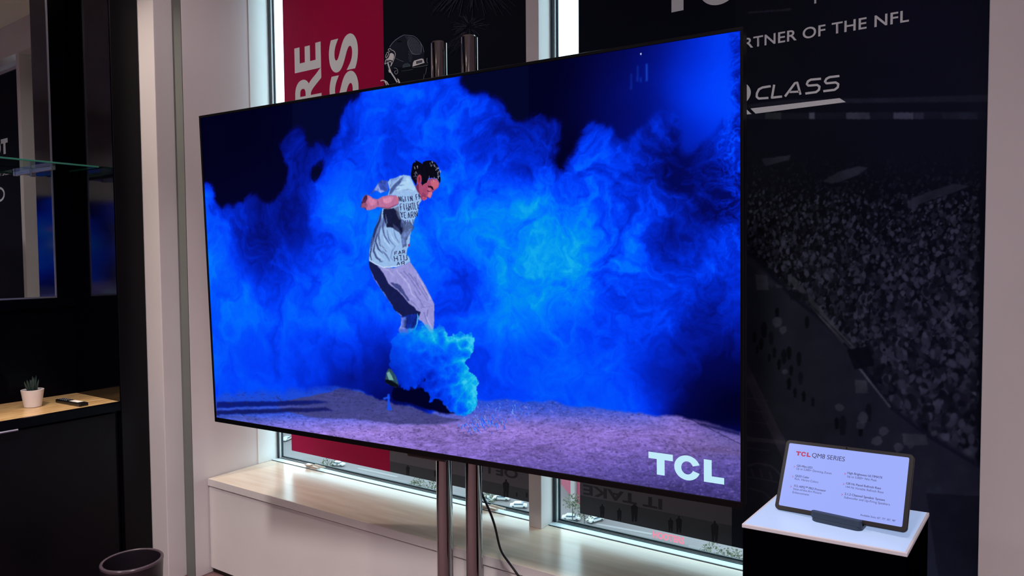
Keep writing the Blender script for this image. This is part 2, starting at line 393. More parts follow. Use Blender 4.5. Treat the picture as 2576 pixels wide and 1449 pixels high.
    # ---- floor
    fl = [(400,1000),(545,995),(640,985),(740,978),(830,966),(880,978),(975,1010),(1080,1040),(1140,1010),(1210,1005),(1380,1012),(1560,1032),(1640,1048),(1700,1048),(1780,1062),(1863,1086),(1950,1100),(1950,1400),(400,1400)]
    fm = inside(px+wx2*14, py+wy2*14, fl).astype(float); lfm = (smooth01(960,760,px)*.9)
    fm = box(fm,2)*(1-lfm) + box(box(inside(px+wx2*14, py-4+wy2*30, fl).astype(float),7),5)*lfm
    g1 = fbm(px/9.0, py/3.2, 201, 4, .6); g2 = fbm(px/26.0, py/9.0, 211, 4); g3 = fbm(px/120.0, py/50.0, 221, 3)
    lum = 1 + (g1-.5)*.42 + (g2-.5)*.3 + (g3-.5)*.25
    fc = ramp((py-990)/270.0 + (px-1300)/4000.0, [(0,(60,92,225)),(.12,(104,104,205)),(.26,(146,120,205)),(.5,(132,108,196)),(.78,(96,82,165)),(1,(62,54,118))])
    fc = fc*lum[...,None]
    far = smooth01(1085, 1005, py-(px-1200)*.03)*smooth01(1780,1560,px)
    lf = smooth01(960,560,px)*.45*smooth01(1062,1030,py)
    fc = fc*(1-np.clip(.7*far+lf,0,.9)[...,None]) + np.array([24,72,215])*np.clip(.7*far+lf,0,.9)[...,None]
    rt = smooth01(1700,1863,px)*smooth01(1210,1060,py)
    fc = fc*(1-.7*rt[...,None]) + np.array([60,66,150])*.7*rt[...,None]
    brn = smooth01(1600,1800,px)*smooth01(60,0,abs(py-1120))*.3
    fc = fc*(1-brn[...,None]) + np.array([150,120,160])*brn[...,None]
    def over(poly, c, a=1.0, soft=2, warp=.25):
        nonlocal fc
        m_ = blur(inside(px+wx2*20*warp, py+wy2*20*warp, poly).astype(float), soft)[...,None]*a
        fc = fc*(1-m_) + np.array(c, float)*m_*(lum[...,None]*.5+.5)
    over([(860,974),(990,1012),(1130,1052),(1168,1056),(1140,1062),(1090,1067),(1005,1067),(950,1060),(880,1054),(800,1052),(720,1036),(690,1015),(760,1000),(830,985)], (66,66,128), .92, 3)
    over([(545,1012),(700,1009),(800,1007),(830,1012),(760,1019),(545,1027)], (10,22,112), .9, 4)
    over([(545,1033),(700,1028),(820,1026),(840,1034),(700,1038),(545,1044)], (16,22,92), .9, 4)
    over([(545,1029),(700,1022),(820,1022),(700,1026),(545,1032)], (70,90,210), .7, 3)
    over([(545,1047),(620,1044),(650,1052),(700,1058),(600,1056)], (70,72,130), .4, 4)
    over([(1120,1090),(1200,1094),(1200,1100),(1120,1096)], (60,50,100), .3, 6)
    over([(1755,1063),(1863,1088),(1863,1096),(1755,1067)], (10,12,70), .8, 3)
    # cracks
    def crack(a, b, wd, c, al):
        nonlocal fc
        ax, ay = a; bx, by = b; L = math.hypot(bx-ax, by-ay)
        d = abs((px-ax)*(by-ay)-(py-ay)*(bx-ax))/L; tt = ((px-ax)*(bx-ax)+(py-ay)*(by-ay))/L/L
        m_ = (np.clip(1-d/wd, 0, 1)*((tt > 0) & (tt < 1)))[...,None]*al
        fc = fc*(1-m_) + np.array(c, float)*m_
    crack((1728,1050),(1863,1117), 2.2, (50,44,92), .8); crack((1716,1122),(1752,1152), 2.0, (60,50,100), .7)
    crack((1740,1132),(1840,1128), 8, (90,72,120), .5); crack((1790,1135),(1863,1140), 10, (92,74,118), .4)
    dk = (fbm(px/7.0, py/2.2, 301, 3, .6) > .70).astype(float)*.5
    fc = fc*(1-blur(dk,1)[...,None]) + np.array([40,34,80])*blur(dk,1)[...,None]
    lt_ = (fbm(px/6.0+50, py/2.4, 311, 3, .6) > .72).astype(float)*.4*smooth01(1000,1300,px)
    fc = fc*(1-blur(lt_,1)[...,None]) + np.array([190,160,245])*blur(lt_,1)[...,None]
    col = col*(1-fm[...,None]) + fc*fm[...,None]
    # black right corner under the smoke
    dkc = smooth01(.0,1,ctrl(px,py,[(1863,1040,1),(1800,1040,.8),(1760,1010,.4),(1700,1000,0),(1863,940,.5),(1863,1110,.0),(1700,900,0),(1820,900,.1)],50))*smooth01(1500,1760,px)*smooth01(1095,1050,py-(px-1800)*.2)*smooth01(800,950,py)
    col = col*(1-dkc[...,None]*.9) + np.array([0,0,30])*dkc[...,None]*.9
    # ---- the dancer
    A = lambda pts: [(860+x/4.14, 370+y/4.14) for x, y in pts]
    B = lambda pts: [(860+x/3.22, 640+y/3.22) for x, y in pts]
    def put(poly, c, a=1.0, soft=0, tex=0.0, wob=0.0):
        nonlocal col
        xs = [p[0] for p in poly]; ys = [p[1] for p in poly]
        bb = (px > min(xs)-8) & (px < max(xs)+8) & (py > min(ys)-8) & (py < max(ys)+8)
        ii = np.where(bb.any(1))[0]; jj = np.where(bb.any(0))[0]
        if len(ii) == 0: return
        sl = (slice(ii[0], ii[-1]+1), slice(jj[0], jj[-1]+1))
        m_ = inside(px[sl]+wx2[sl]*wob, py[sl]+wy2[sl]*wob, poly).astype(float)
        for _ in range(soft): m_ = blur(m_, 1)
        m_ = m_[...,None]*a
        cc = np.array(c, float)
        if tex: cc = cc*(1+(fbm(px[sl]/5.0, py[sl]/9.0, 401, 3)-.5)*tex*2)[...,None]
        col[sl] = col[sl]*(1-m_) + cc*m_
    # trousers
    trous = B([(222,55),(300,95),(420,112),(552,60),(605,135),(680,260),(748,400),(748,450),(747,560),(735,660),(690,600),(650,545),(610,520),(590,600),(560,630),(520,650),(475,650),(460,610),(480,570),(482,500),(440,460),(350,330),(262,200),(228,110)])
    put(trous, (150,148,214), 1, 1, .07)
    put(B([(222,60),(290,95),(335,150),(380,235),(440,290),(520,370),(600,455),(640,470),(610,520),(590,600),(520,600),(482,500),(440,460),(350,330),(262,200),(228,110)]), (20,26,78), 1, 1, .1, 8)
    put(B([(395,230),(450,240),(520,330),(560,370),(540,380),(450,300)]), (40,50,110), .8, 1, .2, 14)
    put(B([(480,500),(600,480),(625,500),(600,600),(540,600),(490,590)]), (14,40,150), .9, 1, .4)
    put(B([(470,520),(515,515),(520,580),(480,590)]), (90,110,190), .8, 1, .5, 20)
    put(B([(455,600),(550,590),(555,630),(520,650),(470,650)]), (40,90,220), .7, 4, .1, 10)
    for a_, b_ in [((500,130),(640,330)),((540,150),(700,380)),((560,370),(620,450)),((620,360),(730,410)),((590,300),(660,430)),((640,430),(740,420)),((660,470),(700,560)),((700,440),(690,500)),((470,140),(520,200)),((420,240),(500,300)),((640,250),(690,330)),((580,180),(620,260))]:
        (ax, ay), (bx, by) = a_, b_
        put(B([(ax,ay),(bx,by),(bx+6,by+1),(ax+9,ay+2)]), (92,90,156), .7, 1, 0, 8)
    for a_, b_ in [((440,120),(600,350)),((600,150),(720,370)),((330,110),(420,180)),((640,440),(735,445)),((690,500),(728,600))]:
        (ax, ay), (bx, by) = a_, b_
        put(B([(ax,ay),(bx,by),(bx+10,by+1),(ax+12,ay+2)]), (205,205,245), .5, 1, 0, 16)
    put(B([(608,470),(622,500),(615,560),(590,620),(583,618),(604,560),(612,500)]), (80,190,250), .8, 0)
    # rear arm
    put(A([(478,352),(410,343),(378,378),(352,418),(322,450),(290,502),(312,482),(362,452),(402,478),(452,466),(484,444)]), (58,84,190), 1, 1, .35)
    put(A([(378,378),(352,418),(330,450),(365,452),(402,476),(450,462),(400,440),(385,410)]), (140,160,235), .9, 1, .3)
    # shirt
    shirt = A([(476,502),(498,445),(478,365),(500,335),(560,322),(600,300),(645,290),(712,300),(742,370),(772,430),(812,482),(832,520),(826,562),(800,602),(792,680),(752,762),(726,862),(712,920),(706,1000),(682,1060),(672,1112),(702,1152),(714,1192),(662,1216),(562,1247),(432,1257),(352,1222),(284,1180),(288,1080),(314,950),(348,850),(388,742),(424,640),(500,612),(592,600),(588,540),(560,505)])
    put(shirt, (150,186,232), 1, 1, .05)
    put(A([(690,310),(742,372),(775,440),(740,460),(640,440),(580,470),(560,440),(600,380)]), (178,216,246), .8, 3, .04, 6)
    put(A([(505,440),(540,400),(600,330),(640,300),(600,380),(560,430),(520,490),(490,500)]), (50,66,130), .8, 2, .1, 8)
    put(A([(500,340),(560,325),(590,315),(520,400),(500,420)]), (110,140,200), .8, 1, .3, 10)
    put(A([(428,640),(532,636),(592,690),(622,762),(642,800),(652,880),(622,922),(590,880),(532,842),(472,842),(436,762)]), (22,26,60), 1, 1, .2, 6)
    put(A([(530,640),(595,620),(600,680),(625,760),(600,770),(560,700)]), (92,104,140), .8, 1, .3, 12)
    put(A([(520,800),(600,850),(625,915),(600,890),(540,845)]), (60,66,110), .9, 1, .3, 8)
    put(A([(400,700),(440,760),(450,830),(400,900),(350,960),(330,1040),(300,1150),(285,1180),(290,1060),(318,940),(350,850)]), (66,84,150), .55, 4, .1, 20)
    rs = random.Random(3)
    def fold(pts, w, c, a=.8):      # tapered stroke along a curve (zoomed dancer coordinates)
        n_ = len(pts); L_, R_ = [], []
        for i_, (x, y) in enumerate(pts):
            x0_, y0_ = pts[max(i_-1,0)]; x1_, y1_ = pts[min(i_+1,n_-1)]; l_ = math.hypot(x1_-x0_, y1_-y0_) or 1
            h_ = w/2*math.sin(math.pi*(i_+.35)/(n_-.3)); nx_, ny_ = -(y1_-y0_)/l_*h_, (x1_-x0_)/l_*h_
            L_.append((x+nx_,y+ny_)); R_.append((x-nx_,y-ny_))
        put(A(L_+R_[::-1]), c, a, 1)
    for pts, w, c in [([(415,660),(395,760),(350,860),(318,980),(300,1100)],26,(24,30,84)),([(440,740),(425,830),(440,920),(500,1010)],18,(60,72,130)),([(400,820),(380,920),(400,1020),(470,1090)],22,(70,84,140)),
        ([(370,900),(350,980),(380,1060),(430,1110)],20,(40,50,104)),([(470,860),(490,960),(560,1040)],14,(86,104,160)),([(540,860),(560,940),(600,1000)],14,(96,116,170)),([(345,1000),(330,1080),(360,1150),(420,1200)],22,(44,54,110)),
        ([(420,1080),(460,1120),(500,1190)],16,(80,96,150)),([(560,1030),(520,1090),(510,1150),(540,1190)],10,(100,120,176)),([(300,1080),(296,1130),(310,1180)],14,(30,36,90)),([(455,700),(470,790),(430,860)],10,(120,150,205)),
        ([(430,900),(450,980),(520,1060)],8,(206,230,252)),([(385,960),(420,1050),(480,1080)],8,(206,230,252)),([(500,880),(530,960),(590,1020)],8,(206,228,250)),([(350,1060),(380,1130),(440,1180)],8,(200,222,248)),([(325,940),(312,1040),(316,1120)],7,(150,176,226)),
        ([(520,420),(560,440),(600,430)],10,(92,110,170)),([(560,380),(600,400),(650,395)],10,(104,126,184)),([(600,340),(640,350),(680,345)],8,(120,146,200)),([(500,470),(530,440),(570,420)],9,(70,86,144)),([(640,450),(690,440),(740,455)],8,(110,134,190)),
        ([(355,1150),(400,1170),(390,1195),(430,1190)],8,(60,70,120))]: fold(pts, w, c)
    put(A([(284,1172),(352,1212),(432,1247),(562,1237),(662,1206),(662,1218),(562,1249),(432,1259),(352,1224),(284,1182)]), (200,220,248), .8, 0)
    put(A([(630,770),(700,800),(730,830),(715,900),(700,980),(680,1040),(640,1060),(620,1000),(650,900),(640,830)]), (70,86,140), .75, 1, .5, 24)
    # printed lettering on the shirt
    GL = {'F':[(0,0,0,1),(0,0,.8,0),(0,.45,.6,.45)],'I':[(.3,0,.3,1)],'G':[(.1,.1,.1,.9),(.1,0,.8,0),(.1,1,.8,1),(.8,.55,.8,1),(.45,.55,.8,.55)],'H':[(0,0,0,1),(.8,0,.8,1),(0,.5,.8,.5)],'T':[(0,0,.9,0),(.45,0,.45,1)],
          'N':[(0,0,0,1),(0,0,.8,1),(.8,0,.8,1)],'E':[(0,0,0,1),(0,0,.7,0),(0,.5,.6,.5),(0,1,.7,1)],'L':[(0,0,0,1),(0,1,.7,1)],'S':[(0,0,.7,0),(0,0,0,.5),(0,.5,.7,.5),(.7,.5,.7,1),(0,1,.7,1)],
          'A':[(0,1,.4,0),(.4,0,.8,1),(.15,.65,.65,.65)],'R':[(0,0,0,1),(0,0,.7,0),(.7,0,.7,.5),(0,.5,.7,.5),(.3,.5,.8,1)],'W':[(0,0,.2,1),(.2,1,.4,.3),(.4,.3,.6,1),(.6,1,.8,0)],'U':[(0,0,0,1),(.8,0,.8,1),(0,1,.8,1)],'Y':[(0,0,.4,.5),(.8,0,.4,.5),(.4,.5,.4,1)]}
    def word(wd, x0, y0, x1, y1, hh, slant, c=(34,40,84), a=.9, bend=0.0):
        n_ = len(wd); 
        for k_, ch in enumerate(wd):
            if ch == ' ': continue
            u0 = (k_+.08)/n_; cw = .8/n_
            def P(u, v):
                tt_ = u0+u*cw; return (x0+(x1-x0)*tt_+slant*v*hh, y0+(y1-y0)*tt_+bend*math.sin(math.pi*tt_)+v*hh)
            for (a0_, b0_, a1_, b1_) in GL[ch]:
                p, q = P(a0_, b0_), P(a1_, b1_); l_ = math.hypot(q[0]-p[0], q[1]-p[1]) or 1; wv = 4.6 if abs(b1_-b0_) > .3 else 3.4
                nx_, ny_ = -(q[1]-p[1])/l_*wv, (q[0]-p[0])/l_*wv
                put(A([(p[0]+nx_,p[1]+ny_),(q[0]+nx_,q[1]+ny_),(q[0]-nx_,q[1]-ny_),(p[0]-nx_,p[1]-ny_)]), c, a, 0)
    word('NGIIN FN', 588, 512, 826, 480, 54, .16, bend=14); word('FIGHTLE', 604, 590, 812, 566, 70, .12, bend=10); word('YEARN', 606, 672, 790, 660, 60, .12, bend=14)
    word('WILL', 640, 760, 768, 742, 44, .1, c=(70,84,130), bend=8); word('NEAR', 655, 824, 738, 812, 36, .1, c=(80,94,140))
    word('FAR', 545, 1090, 668, 1070, 34, .1); word('HTU', 540, 1136, 688, 1118, 54, .12); word('AR', 566, 1200, 668, 1188, 34, .1)
    put(A([(690,1010),(708,1005),(706,1030),(692,1040)]), (150,30,90), .9, 0)
    # near arm and fist
    arm = A([(562,505),(588,525),(590,560),(584,592),(540,622),(482,642),(420,632),(372,622),(342,642),(290,656),(255,655),(240,632),(202,630),(200,612),(210,580),(212,545),(230,510),(262,497),(300,513),(325,535),(372,545),(422,515),(482,503),(540,503)])
    put(arm, (186,110,154), 1, 1, .06)
    put(A([(212,545),(230,510),(258,500),(262,540),(250,570),(255,655),(240,632),(202,630),(205,590)]), (56,24,58), .85, 1, .4, 6)
    put(A([(205,590),(250,575),(268,600),(262,640),(240,630),(202,628)]), (150,86,120), .85, 1, .2)
    put(A([(430,540),(500,515),(540,520),(520,570),(460,590),(430,570)]), (226,150,188), .7, 2, .1)
    put(A([(282,525),(315,540),(360,560),(350,600),(300,610),(275,560)]), (222,140,180), .6, 2, .1)
    put(A([(380,620),(480,632),(582,592),(560,612),(482,646),(420,634)]), (120,56,92), .7, 1)
    put(A([(366,545),(378,560),(384,590),(376,612),(370,590)]), (120,66,110), .7, 1)
    put(A([(555,508),(592,535),(590,590),(575,600),(572,560)]), (206,110,128), .8, 1)
    # head
    face = A([(770,400),(800,380),(850,380),(880,350),(930,325),(985,330),(1016,372),(1004,420),(966,450),(944,470),(934,502),(922,532),(902,528),(890,518),(884,538),(868,548),(850,556),(826,546),(818,505),(790,465),(772,425)])
    put(face, (166,74,112), 1, 1, .05)
    put(A([(770,400),(800,385),(800,440),(815,500),(790,465),(772,425)]), (118,40,72), .9, 1)
    put(A([(920,350),(985,340),(1012,375),(1000,420),(960,440),(930,400)]), (208,104,126), .8, 2)
    put(A([(905,470),(935,462),(942,485),(922,530),(902,526),(888,512)]), (218,118,146), .9, 1)
    put(A([(888,512),(902,526),(920,532),(905,532),(888,522)]), (80,16,40), .9, 0)
    put(A([(840,470),(880,500),(872,530),(845,545),(826,520)]), (120,52,90), .6, 2)
    put(A([(838,515),(866,528),(888,538),(868,550),(850,556),(846,540)]), (206,92,122), .9, 0)
    put(A([(848,532),(872,540),(870,544),(850,538)]), (90,20,50), .9, 0)
    put(A([(896,402),(930,402),(948,418),(958,446),(944,448),(925,425),(900,418)]), (30,10,26), .95, 0)
    put(A([(892,430),(915,425),(932,440),(925,460),(900,455)]), (196,100,130), .9, 0)
    put(A([(890,448),(910,458),(930,462),(912,468),(892,458)]), (44,14,36), .9, 0)
    hair = A([(735,180),(750,155),(765,162),(768,135),(795,150),(830,165),(836,178),(850,152),(885,140),(930,140),(975,160),(1002,200),(1020,262),(1030,352),(1018,382),(1004,345),(985,325),(940,322),(900,325),(885,370),(858,382),(838,402),(828,380),(832,330),(812,286),(786,308),(780,372),(772,400),(755,370),(728,330),(718,290),(728,220)])
    put(hair, (8,8,22), 1, 0, .3)
    put(A([(788,300),(808,284),(828,300),(832,352),(815,388),(786,386),(780,340)]), (178,68,86), 1, 1)
    put(A([(798,315),(810,305),(816,330),(808,365),(798,370)]), (110,24,44), .8, 1)
    for k in range(60):
        th = rs.uniform(-1.5,.6); x = 905+rs.uniform(70,118)*math.cos(th); y = 262+rs.uniform(70,118)*math.sin(th)
        if k > 38: x, y = rs.uniform(900,1010), rs.uniform(290,345)
        if k > 50: x, y = rs.uniform(735,790), rs.uniform(190,330)
        l = rs.uniform(8,26); a_ = rs.uniform(.8,1.6)
        put(A([(x,y),(x+l*math.cos(a_),y+l*math.sin(a_)),(x+l*math.cos(a_)+4,y+l*math.sin(a_)),(x+5,y)]), rs.choice([(130,140,170),(84,86,120),(190,190,210)]), .8, 0)
    # ground shadow, shoe
    put(B([(430,1065),(500,1088),(640,1080),(700,1110),(830,1190),(860,1240),(920,1290),(800,1275),(640,1240),(500,1200),(420,1180),(395,1140)]), (0,0,38), 1, 4, 0, 10)
    put(B([(620,1000),(680,1000),(680,1030),(625,1032)]), (4,8,60), .9, 2)
    # foreground smoke puff
    puff = B([(395,720),(450,640),(500,640),(560,600),(600,560),(640,535),(700,575),(745,600),(790,565),(830,600),(862,650),(905,662),(950,634),(1000,645),(1045,640),(1068,700),(1060,790),(1015,835),(1002,885),(1030,945),(1082,975),(1108,1050),(1095,1150),(1085,1235),(1040,1290),(980,1306),(900,1290),(855,1262),(815,1190),(760,1170),(722,1190),(700,1130),(672,1080),(655,1040),(690,960),(650,1030),(600,1082),(500,1090),(430,1040),(395,960),(380,860)])
    sl = (slice(None), slice(None))
    bb = (px > 955) & (px < 1225) & (py > 790) & (py < 1065); ii = np.where(bb.any(1))[0]; jj = np.where(bb.any(0))[0]
    sl = (slice(ii[0], ii[-1]+1), slice(jj[0], jj[-1]+1)); X_ = px[sl]; Y_ = py[sl]
    n1 = fbm(X_/26, Y_/26, 501, 5, .5, True); n2 = fbm(X_/12+9, Y_/12, 511, 4)
    m_ = inside(X_+(n2-.5)*16, Y_+(fbm(X_/10, Y_/10, 521, 3)-.5)*16, puff).astype(float); mb = blur(m_, 8)
    lx = smooth01(1010, 1180, X_)
    tt = ctrl(X_, Y_, [(1000,860,.66),(1030,840,.8),(1080,835,.9),(1120,850,.84),(1170,850,.9),(1185,870,.92),(1150,880,.68),(1060,880,.66),(1000,900,.6),(1050,920,.5),(1100,900,.55),(1130,930,.6),(1170,920,.86),(1190,960,.82),(1150,1000,.66),(1100,980,.5),(1080,960,.4),(1085,1000,.48),(1120,1030,.5),(1165,1030,.74),(1195,980,.9),(1195,1020,.86),(1020,960,.5),(980,930,.45),(1000,970,.42),(1150,1040,.55)], 22)
    tt = tt - (1-lx)*.06 + (n1-.55)*.34*(.4+lx) + (n2-.5)*.16 + (mb < .75)*(X_ > 1090)*.06
    pc = ramp(tt, [(0,(0,4,80)),(.25,(0,22,160)),(.4,(0,48,220)),(.55,(0,72,250)),(.7,(0,110,250)),(.82,(0,148,236)),(.92,(20,180,235)),(1,(60,200,240))])
    soft_left = smooth01(965, 1060, X_)*.35+.65
    al = (blur(m_,1)*soft_left*smooth01(800, 850, Y_ + (n2-.5)*40))[...,None]
    col[sl] = col[sl]*(1-al) + pc*al
    put(B([(360,955),(378,925),(400,930),(440,990),(462,1060),(440,1078),(360,1042),(350,1010)]), (40,72,92), 1, 1, .3)
    put(B([(362,960),(385,950),(405,985),(420,1020),(380,1015)]), (120,176,170), .9, 1)
    put(B([(350,1010),(400,1022),(455,1055),(455,1080),(400,1066),(352,1036)]), (6,12,22), 1, 1)
    # blue splashes on the ground
    rs2 = random.Random(5)
    for k in range(150):
        x = 1195+rs2.gauss(0,26)+rs2.random()*20; y = 1062+rs2.gauss(0,10)
        if rs2.random() < .3: x = rs2.uniform(1190,1330); y = rs2.uniform(1012,1060)
        l = rs2.uniform(4,16); dx = rs2.uniform(-.3,1.0)
        put([(x,y),(x+l*dx,y+l*.8),(x+l*dx+1.6,y+l*.8),(x+1.8,y)], rs2.choice([(30,100,250),(60,130,250),(120,160,250),(20,80,240)]), .8, 0, 0, 4)
    put([(974,992),(979,990),(981,1012),(986,1034),(976,1034),(975,1010)], (20,80,245), .9, 1, 0, 6)
    put([(963,1001),(976,997),(978,1002),(966,1006)], (30,90,245), .8, 1)
    # specks / light streaks in the haze
    put([(1610,133),(1613,134),(1613,138),(1611,137)], (190,210,255), 1, 0)
    for xx, yy, l, a_ in [(1627,160,44,.5),(1604,165,40,.22),(1612,195,12,.25),(1588,185,40,.2)]:
        put([(xx-2,yy),(xx+2,yy),(xx+3,yy+l),(xx-3,yy+l)], (40,110,250), a_, 2)
    for k in range(12):
        x = rs2.uniform(1838,1862); y = rs2.uniform(90,320); put([(x,y),(x+1,y+1),(x+2.5,y+7),(x+1,y+6)], (50,140,255), .5, 1, 0, 6)
    col = np.clip(col, 0, 255)
    # darker rim of the panel
    return P, lin(col)
SCR = mat('tv_screen_picture', (5,5,8), .3, spec=.015, attr='picture', emit=1.0)
SP, scol = paint_screen(1240, 716)
ex = MB()
def scr(pts, c): 
    ex.poly([tuple(TVO + a*TVX + b*TVZ + .0006*TVN) for a, b in pts][::-1], 0, tuple(lin(c)))
LG = (192,234,250)
def tcl_shapes(x0, ybase, h, wide=1.0):
    """T, C, L outlines (list of convex-ish polygons) with cap height h from x0"""
    k = h/.0622; o = []
    f = lambda pts: [(x0+(a-.8030)*k*wide, ybase+(b+.5695)*k) for a, b in pts]
    o.append(f([(.803,-.507),(.803,-.5252),(.8733,-.5252),(.8733,-.507)])); o.append(f([(.827,-.5252),(.827,-.5692),(.8495,-.5692),(.8495,-.5252)]))
    n = 40; a0, a1 = math.radians(20), math.radians(340); cx, cy = .9132, -.5380
    pts = [(math.cos(a0+(a1-a0)*i/n), math.sin(a0+(a1-a0)*i/n)) for i in range(n+1)]
    oa = [(cx+.0362*c, cy+.0346*s) for c, s in pts]; ia = [(cx+.0165*c, cy+.0182*s) for c, s in pts]
    for i in range(n): o.append(f([oa[i], oa[i+1], ia[i+1], ia[i]]))
    o.append(f([(.9588,-.5072),(.9588,-.5692),(.9800,-.5692),(.9800,-.5072)])); o.append(f([(.9800,-.5515),(.9800,-.5692),(1.0130,-.5692),(1.0130,-.5515)]))
    return o
for q in tcl_shapes(.8030, -.5695, .0622): scr(q, LG)
tvt = thing('television', 'huge flat television showing a dancer in blue smoke on twin chrome poles', 'television', TVO)
def loc_pts(arr): return arr
scrn = gridmesh('screen', SP, scol, 'picture', SCR, ex); par(scrn, tvt)
def tvp(a, b, c): return TVO + a*TVX + b*TVZ + c*TVN
def tvbox(mb, a0, a1, b0, b1, c0, c1, mi=0):
    vs = [tvp(a, b, c) for c in (c0,c1) for b in (b0,b1) for a in (a0,a1)]
    return mb.add(vs, [(0,2,3,1),(4,5,7,6),(0,1,5,4),(2,6,7,3),(0,4,6,2),(1,3,7,5)], mi)
BEZ = mat('bezel_black_metal', (16,16,20), .32, metal=.6)
hw, hh_ = TW/2, TH/2
m = MB()
tvbox(m, -hw-.0095, hw+.0080, hh_, hh_+.0095, -.02, .003); tvbox(m, -hw-.0095, hw+.0080, -hh_-.0188, -hh_, -.02, .003)
tvbox(m, -hw-.0095, -hw, -hh_, hh_, -.02, .003); tvbox(m, hw, hw+.0080, -hh_, hh_, -.02, .003)
par(m.build('bezel', BEZ, bevel=.0012), tvt)
m = MB(); tvbox(m, -hw-.0085, hw+.0072, -hh_-.018, hh_+.0085, -.045, -.0205); tvbox(m, -hw+.05, hw-.05, -hh_+.0, hh_-.08, -.075, -.0455)
par(m.build('back_housing', PLASB, bevel=.003), tvt)
m = MB(); tvbox(m, -hw, hw, -hh_, hh_, -.0195, -.002); par(m.build('panel', PLASB), tvt)
a0, b0 = tvloc(1018, 1138); a1, b1 = tvloc(1095, 1158)
m = MB(); tvbox(m, a0, a1+.03, -hh_-.034, -hh_-.0190, -.05, -.012); par(m.build('sensor_module', mat('sensor_grey', (58,50,52), .5), bevel=.004), tvt)
# ---- TV stand
YP = 1.985
st = thing('television_stand', 'twin chrome pole stand holding up the huge television', 'stand', (-1.56, YP, 0))
for (xa, xb_, zt) in [(1084,1127,103),(1159,1204,88)]:
    a = ony(xa, 140, YP); b = ony(xb_, 140, YP); xc = float((a[0]+b[0])/2); zt_ = float(ony((xa+xb_)/2, zt+3, YP)[2])
    r_ = .0292
    par(MB().lathe([(r_*.9,.02),(r_,.021),(r_,zt_-.006),(r_-.004,zt_-.001),(r_-.010,zt_)], (xc, YP, 0), 64, cap0=True, cap1=True).build('pole', CHROME, smooth=True), st)
    par(MB().lathe([(.05,.02),(.05,.028),(.034,.034),(.034,.04)], (xc, YP, 0), 40, cap1=True, cap0=True).build('pole_collar', CHROME, smooth=True), st)
    for zz in (1.40, 1.70): par(MB().box(xc-.05, xc+.05, YP-.045, YP+.038, zz, zz+.07).build('pole_clamp', PLASB, bevel=.004), st)
par(MB().box(-1.95, -1.15, 1.62, 2.07, 0, .02).build('base_plate', mat('stand_base', (20,20,22), .4, metal=.5), bevel=.004), st)
for z in (1.42, 1.72):
    fy = lambda x: 1.8004+.062*(x+1.5918)+.0785+(1.5434-z)*.031
    par(MB().prism([(-1.86,fy(-1.86)),(-1.30,fy(-1.30)),(-1.30,YP-.046),(-1.86,YP-.046)], z, z+.03).build('mount_bracket', PLASB, bevel=.002), st)
# ---- cable
cp = [ony(1210,1232,2.02), ony(1213,1245,2.02), ony(1232,1285,2.02), ony(1246,1325,2.03), ony(1255,1370,2.04), ony(1263,1392,2.05), ony(1280,1415,2.06), ony(1305,1449,2.06), ony(1325,1485,2.06)]
cp = [tuple(map(float, p)) for p in cp]; cp = [(-1.48,1.93,.98),(-1.485,1.97,.86)] + cp
x, y, z = cp[-1]; cp += [(-1.22, 2.05, .28), (-1.13, 2.04, .10), (-1.09, 2.0, .008), (-.98, 1.9, .006), (-.8, 1.86, .006)]
cu = bpy.data.curves.new('power_cable', 'CURVE'); cu.dimensions = '3D'; sp = cu.splines.new('NURBS'); sp.points.add(len(cp)-1)
for i, p in enumerate(cp): sp.points[i].co = (*p, 1)
sp.use_endpoint_u = True; sp.order_u = 3; cu.bevel_depth = .0042; cu.bevel_resolution = 4; cu.resolution_u = 8
tmp = bpy.data.objects.new('tmp', cu); C.objects.link(tmp)
me = bpy.data.meshes.new_from_object(tmp.evaluated_get(bpy.context.evaluated_depsgraph_get())); bpy.data.objects.remove(tmp)
me.name = 'power_cable'; me.materials.clear(); me.materials.append(PLASB)
cab = bpy.data.objects.new('power_cable', me); C.objects.link(cab)
tag(cab, 'black power cable drooping behind the chrome poles of the television', 'cable')
# ================================================================= BANNERS
GAIN = 1/.40
def bn(c): return tuple(np.minimum(lin(c)*GAIN, .92))
BANM = mat('banner_print', (20,20,30), .6, spec=.04, attr='print')
def px_on(p, Y=YBN): q = ony(p[0], p[1], Y); return (q[0], q[2])
bx0 = float(ony(734,1140,YBN)[0]); bx1 = float(ony(981,1187,YBN)[0]); bx2 = XM0-.004
bz0 = float(ony(981,1187,YBN)[2]); bz1 = 3.115
b2x0 = float(ony(1459,1200,YBN)[0]); b2x1 = float(pr[0])+.03
NB = np.array([0,-1.0,0]); XB3 = np.array([1.0,0,0]); ZB3 = np.array([0,0,1.0])
ban1 = thing('banner', 'hanging banner, red left part with white letters, black right part with a helmet', 'banner', ((bx0+bx2)/2, YBN, bz0))
par(MB().box(bx0, bx1-.0005, YBN, YBN+.003, bz0, bz1).build('red_panel', translucent(mat('banner_red', (136,2,62), .5, spec=.1, noise=.03), (.19,.008,.035)), bevel=0), ban1)['label'] = 'plain red part'
par(MB().box(bx1, bx2, YBN, YBN+.003, bz0, bz1).build('black_panel', mat('banner_black', (15,20,34), .6, spec=.04)), ban1)['label'] = 'black printed part'
par(MB().box(bx0-.01, bx2, YBN-.008, YBN+.012, bz1, HEAD-.031).build('hanging_rail', METAL), ban1)
